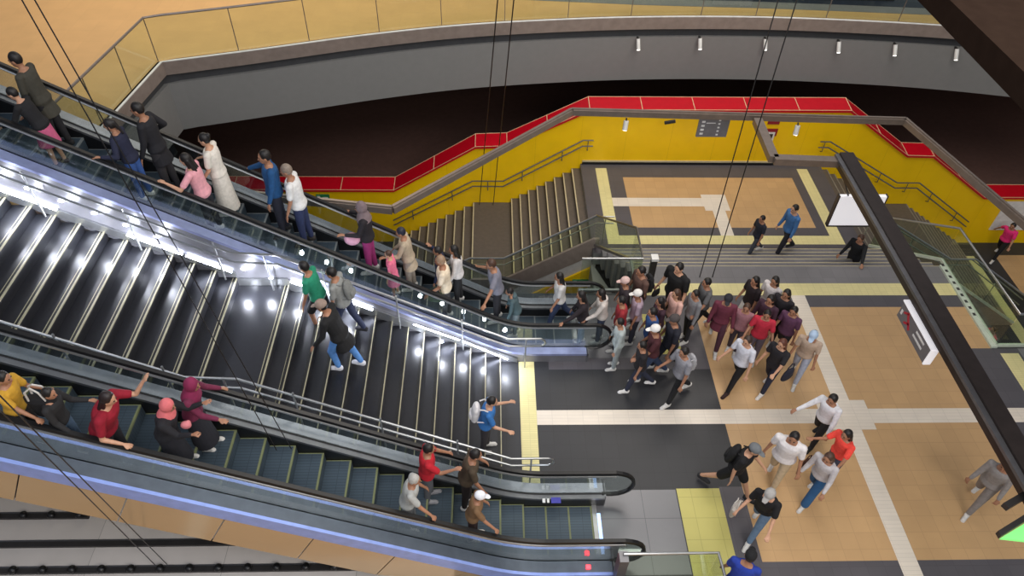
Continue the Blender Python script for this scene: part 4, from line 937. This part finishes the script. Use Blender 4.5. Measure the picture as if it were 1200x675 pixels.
 {'h': 1.66, 'head': 225, 'label': 'person in a grey cap, black tee and blue jeans, nearest the dark strip', 'top': ((18, 18, 22), 'short'), 'bottom': ((100, 124, 152), 'long'), 'hair': ((22, 18, 18), 'short'), 'hat': ((160, 158, 156), 'cap'), 'legs': ((22, 4), (-18, 20)), 'arms': ((34, 14, 50), (12, 12, 40)), 'lean': 14, 'skin': 0, 'loc': (4.52, 5.76, 0.0), 'grp': 'people crossing the concourse'},
 {'h': 1.62, 'head': 215, 'label': 'woman with long brown hair, pale top and wide blue jeans', 'top': ((196, 192, 196), 'long'), 'bottom': ((44, 92, 140), 'wide'), 'hair': ((74, 50, 38), 'long'), 'legs': ((18, 6), (-16, 18)), 'lean': 10, 'arms': ((14, 10, 30), (8, 8, 20)), 'loc': (5.67, 6.37, 0.0), 'grp': 'people crossing the concourse'},
 {'h': 1.58, 'head': 200, 'label': 'woman with long black hair in a bright red-orange top', 'top': ((240, 74, 62), 'short'), 'bottom': ((66, 70, 90), 'short'), 'hair': ((22, 18, 18), 'long'), 'lean': 8, 'arms': ((40, 20, 60), (40, 14, 60)), 'loc': (6.13, 6.78, 0.0), 'grp': 'people crossing the concourse'},
 {'h': 1.66, 'head': 60, 'label': 'person in a blue shirt and black cap cut off at the bottom edge', 'top': ((30, 56, 150), 'short'), 'bottom': ((150, 156, 176), 'long'), 'hair': ((22, 18, 18), 'short'), 'hat': ((18, 18, 22), 'cap'), 'lean': 10, 'loc': (3.75, 4.5, 0.0), 'grp': 'people crossing the concourse'},
 {'h': 1.66, 'head': 215, 'label': 'person in pale grey clothes at the right edge of the tan floor', 'top': ((150, 146, 146), 'long'), 'bottom': ((140, 134, 132), 'long'), 'hair': ((22, 18, 18), 'short'), 'lean': 10, 'legs': ((18, 6), (-20, 22)), 'loc': (8.54, 6.18, 0.0), 'grp': 'people crossing the concourse'},
 {'h': 1.38, 'head': 200, 'label': 'boy in dark clothes walking on the broad grey steps beside the man in blue', 'top': ((30, 34, 48), 'short'), 'bottom': ((60, 64, 74), 'long'), 'hair': ((22, 18, 18), 'short'), 'legs': ((18, 6), (-20, 22)), 'loc': (6.76, 13.72, -0.875), 'grp': 'people on the broad grey steps'},
 {'h': 1.7, 'head': 200, 'label': 'man in a blue denim shirt and dark trousers on the broad grey steps', 'top': ((66, 112, 166), 'long'), 'bottom': ((34, 34, 42), 'long'), 'hair': ((22, 18, 18), 'short'), 'legs': ((18, 6), (-20, 22)), 'lean': 4, 'shoes': (34, 34, 38), 'skin': 0, 'loc': (7.53, 13.77, -0.875), 'grp': 'people on the broad grey steps'},
 {'h': 1.6, 'head': 215, 'label': 'person in black striding on the broad steps below the white lit sign', 'top': ((22, 24, 28), 'long'), 'bottom': ((24, 24, 30), 'long'), 'hair': ((74, 50, 38), 'short'), 'legs': ((8, 12), (-6, 4)), 'lean': 12, 'arms': ((60, 30, 20), (10, 10, 20)), 'loc': (9.02, 13.02, -1.05), 'grp': 'people on the broad grey steps'},
 {'h': 1.62, 'head': 215, 'label': 'woman in a bright pink vest and black leggings on the lower floor, far right', 'top': ((228, 44, 120), 'tank'), 'bottom': ((20, 20, 24), 'long'), 'hair': ((22, 18, 18), 'tail'), 'legs': ((18, 6), (-20, 22)), 'lean': 12, 'arms': ((20, 14, 30), (-40, 30, 10)), 'loc': (16.59, 17.22, -4.2), 'grp': 'people on the lower floor'},
 {'h': 1.6, 'head': 180, 'label': 'person in red and white seen through the glass of the right opening', 'top': ((196, 70, 86), 'short'), 'bottom': ((230, 226, 226), 'long'), 'hair': ((22, 18, 18), 'short'), 'loc': (13.72, 12.77, -4.2), 'grp': 'people on the lower floor'},
 {'h': 1.66, 'head': 170, 'label': 'man in a green tee and black shorts climbing the granite stairs', 'top': ((34, 136, 104), 'short'), 'bottom': ((24, 24, 28), 'short'), 'hair': ((22, 18, 18), 'short'), 'legs': ((24, 30), (-12, 10)), 'lean': 10, 'shoes': (200, 200, 204), 'loc': (-3.02, 8.9, 1.793), 'grp': 'people on the granite staircase'},
 {'h': 1.68, 'head': 170, 'label': 'person in a grey tee and dark jeans climbing the granite stairs behind the green tee', 'top': ((142, 144, 142), 'short'), 'bottom': ((44, 52, 80), 'long'), 'hair': ((22, 18, 18), 'short'), 'legs': ((20, 28), (-14, 10)), 'lean': 8, 'shoes': (40, 40, 46), 'loc': (-2.6, 8.9, 1.63), 'grp': 'people on the granite staircase'},
 {'h': 1.72, 'head': 170, 'label': 'man in a black jacket, tan cap and bright blue jeans on the granite stairs', 'top': ((22, 22, 24), 'coat'), 'bottom': ((88, 140, 206), 'long'), 'hair': ((22, 18, 18), 'short'), 'hat': ((150, 130, 118), 'cap'), 'legs': ((24, 34), (-14, 8)), 'lean': 16, 'w': 1.1, 'arms': ((10, 12, 30), (14, 12, 40)), 'shoes': (220, 222, 230), 'loc': (-2.55, 8.11, 1.63), 'grp': 'people on the granite staircase'},
 {'h': 1.62, 'head': 0, 'label': 'person in a blue shirt near the foot of the granite stairs', 'top': ((50, 110, 176), 'short'), 'bottom': ((60, 56, 60), 'long'), 'hair': ((22, 18, 18), 'short'), 'arms': ((30, 16, 50), (20, 12, 60)), 'lean': 8, 'skin': 0, 'loc': (-0.09, 7.32, 0.163), 'grp': 'people on the granite staircase'},
 {'h': 1.45, 'head': 0, 'label': 'person in a mustard yellow top on the lower escalator at the left edge', 'top': ((196, 150, 46), 'short'), 'bottom': ((38, 34, 34), 'long'), 'hair': ((22, 18, 18), 'short'), 'arms': ((14, 10, 40), ('r', -1, 0.45)), 'lean': 10, 'loc': (-5.84, 5.36, 3.548), 'grp': 'people riding the lower escalator', 'esc': 'el'},
 {'h': 1.35, 'head': 0, 'label': 'person in dark clothes and blue jeans between the mustard top and the red top', 'top': ((34, 34, 36), 'long'), 'bottom': ((70, 92, 116), 'long'), 'hair': ((22, 18, 18), 'short'), 'arms': ((20, 10, 50), (10, 8, 30)), 'lean': 8, 'loc': (-5.42, 5.36, 3.329), 'grp': 'people riding the lower escalator', 'esc': 'el'},
 {'h': 1.64, 'head': 0, 'label': 'woman in a dark red top raising a phone, her other hand on the near handrail', 'top': ((140, 14, 38), 'short'), 'bottom': ((30, 28, 34), 'long'), 'hair': ((34, 22, 22), 'long'), 'arms': ((70, 14, 75), ('r', -1, 0.35)), 'w': 1.2, 'lean': 24, 'skin': 0, 'loc': (-5.01, 5.44, 2.891), 'grp': 'people riding the lower escalator', 'esc': 'el'},
 {'h': 1.5, 'head': 0, 'label': 'woman in a salmon pink headscarf and black dress holding a baby', 'top': ((26, 26, 32), 'long'), 'bottom': ((30, 30, 38), 'dress'), 'hair': ((22, 18, 18), 'none'), 'hat': ((216, 112, 116), 'scarf'), 'lean': 18, 'w': 1.15, 'arms': ((40, 8, 70), (40, 8, 70)), 'loc': (-4.34, 5.56, 2.672), 'grp': 'people riding the lower escalator', 'esc': 'el'},
 {'h': 1.6, 'head': 0, 'label': 'woman in a plum headscarf leaning against the far handrail', 'top': ((110, 36, 66), 'long'), 'bottom': ((34, 34, 42), 'dress'), 'hair': ((22, 18, 18), 'none'), 'hat': ((128, 34, 74), 'scarf'), 'lean': 14, 'arms': (('r', 1, 0.3), (30, 8, 50)), 'loc': (-4.16, 5.98, 2.453), 'grp': 'people riding the lower escalator', 'esc': 'el'},
 {'h': 1.62, 'head': 10, 'label': 'man in a bright red shirt and grey trousers by the far handrail', 'top': ((178, 24, 40), 'short'), 'bottom': ((96, 98, 104), 'long'), 'hair': ((22, 18, 18), 'short'), 'arms': (('r', 1, 0.35), (40, 10, 80)), 'lean': 4, 'shoes': (150, 150, 156), 'loc': (-1.01, 6.04, 0.701), 'grp': 'people riding the lower escalator', 'esc': 'el'},
 {'h': 1.68, 'head': 5, 'label': 'man in a brown-olive shirt with his hand on the far handrail', 'top': ((72, 60, 46), 'short'), 'bottom': ((40, 30, 30), 'long'), 'hair': ((22, 18, 18), 'short'), 'arms': (('r', 1, 0.35), (10, 10, 20)), 'lean': 12, 'loc': (-0.39, 6.04, 0.482), 'grp': 'people riding the lower escalator', 'esc': 'el'},
 {'h': 1.56, 'head': 0, 'label': 'grey-haired person in a pale shirt leaning on the near handrail', 'top': ((168, 170, 168), 'short'), 'bottom': ((120, 122, 126), 'long'), 'hair': ((170, 168, 164), 'short'), 'arms': ((10, 8, 20), ('r', -1, 0.45)), 'lean': 12, 'loc': (-1.25, 5.44, 0.92), 'grp': 'people riding the lower escalator', 'esc': 'el'},
 {'h': 1.45, 'head': 0, 'label': 'child in a white cap and brown clothes with a hand on the near handrail', 'top': ((120, 92, 64), 'short'), 'bottom': ((54, 34, 34), 'long'), 'hair': ((22, 18, 18), 'short'), 'hat': ((224, 228, 236), 'cap'), 'arms': ((10, 8, 20), ('r', -1, 0.45)), 'lean': 10, 'loc': (-0.28, 5.46, 0.482), 'grp': 'people riding the lower escalator', 'esc': 'el'},
]

for d in PEOPLE:
    d = dict(d); surf = None
    loc = d['loc']; arms = d.get('arms', ((6,8,12),(6,8,12))); aa = []
    for a in arms:
        if a[0] == 'r':
            yc, z = (10.3, zup) if d['esc'] == 'eu' else (5.75, zlow)
            X = loc[0]+a[2]; s_ = 1 if a[1] > 0 else -1
            aa.append(('w', X, yc+s_*.6, z(X)+.985))
        else: aa.append(a)
    kw = {k_:d[k_] for k_ in ('hair','hat','shoes','skin','w','legs','lean') if k_ in d}
    human(loc, d['head'], d['h'], d['label'], d['top'], d['bottom'], arms=tuple(aa), group=d.get('grp'), detail=1, **kw)
def who(txt):
    c = [d for d in PEOPLE if txt in d['label']]; assert len(c) == 1, txt; return c[0]['loc'], c[0]['head']
BLK = (20,20,23)
def carry(txt, off, name, cat, label, kind, col, **k):
    l, hd = who(txt); return worn(l, hd, off, name, cat, label, kind, col, **k)
carry('man in a brown shirt', (-.2,0,.98), 'backpack', 'backpack', 'black backpack on the man in brown next to the slim post', 'backpack', BLK)
carry('striding near the yellow pad', (-.18,0,.93), 'backpack', 'backpack', 'black backpack on the striding man in shorts', 'backpack', BLK, tilt=12)
carry('blue shirt near the foot', (-.20,0,1.0), 'backpack', 'backpack', 'white backpack with dark straps on the person low on the granite stairs', 'backpack', (214,212,214), s=.95, tilt=8)
carry('in a grey tee and dark jeans', (-.17,0,.98), 'backpack', 'backpack', 'grey backpack on the climber in the grey tee', 'backpack', (120,122,120), s=.9, tilt=10)
carry('in a grey shirt and black trousers', (-.19,0,.93), 'backpack', 'backpack', 'pale grey backpack on the last man of the queue', 'backpack', (166,166,172), s=.85)
carry('long brown hair, pale top', (.02,-.30,.62), 'handbag', 'handbag', 'brown handbag beside the woman in wide blue jeans', 'handbag', (74,44,34), s=1.1)
carry('large man in a black', (.25,-.28,.75), 'handbag', 'handbag', 'small black pouch held by the large man in black', 'handbag', BLK, s=.8)
carry('nearest the dark strip', (.30,-.34,.58), 'handbag', 'bag', 'crumpled pale grey bag held by the person in the grey cap', 'tote', (170,164,158), s=.75)
carry('dark clothes and blue jeans', (-.06,.0,.82), 'tote_bag', 'bag', 'black tote bag with white handles at the left of the lower escalator', 'tote', BLK, s=1.0)
carry('cream vest with', (.16,.22,.74), 'handbag', 'handbag', 'dark green bag at the side of the person in the cream vest', 'handbag', (54,66,46), s=1.1)
carry('curly auburn', (-.08,.29,.62), 'handbag', 'handbag', 'navy handbag on the woman in the black tank top', 'handbag', (34,36,52), s=1.2)
carry('greyish headscarf', (.26,.12,.82), 'folded_coat', 'coat', 'pale pink coat folded over the arm of the woman in the greyish headscarf', 'parcel', (226,170,196), s=1.3)
carry('salmon pink', (.3,.0,.86), 'baby', 'baby', 'small baby in pink held by the woman in the salmon pink headscarf', 'parcel', (216,130,136), s=.62)
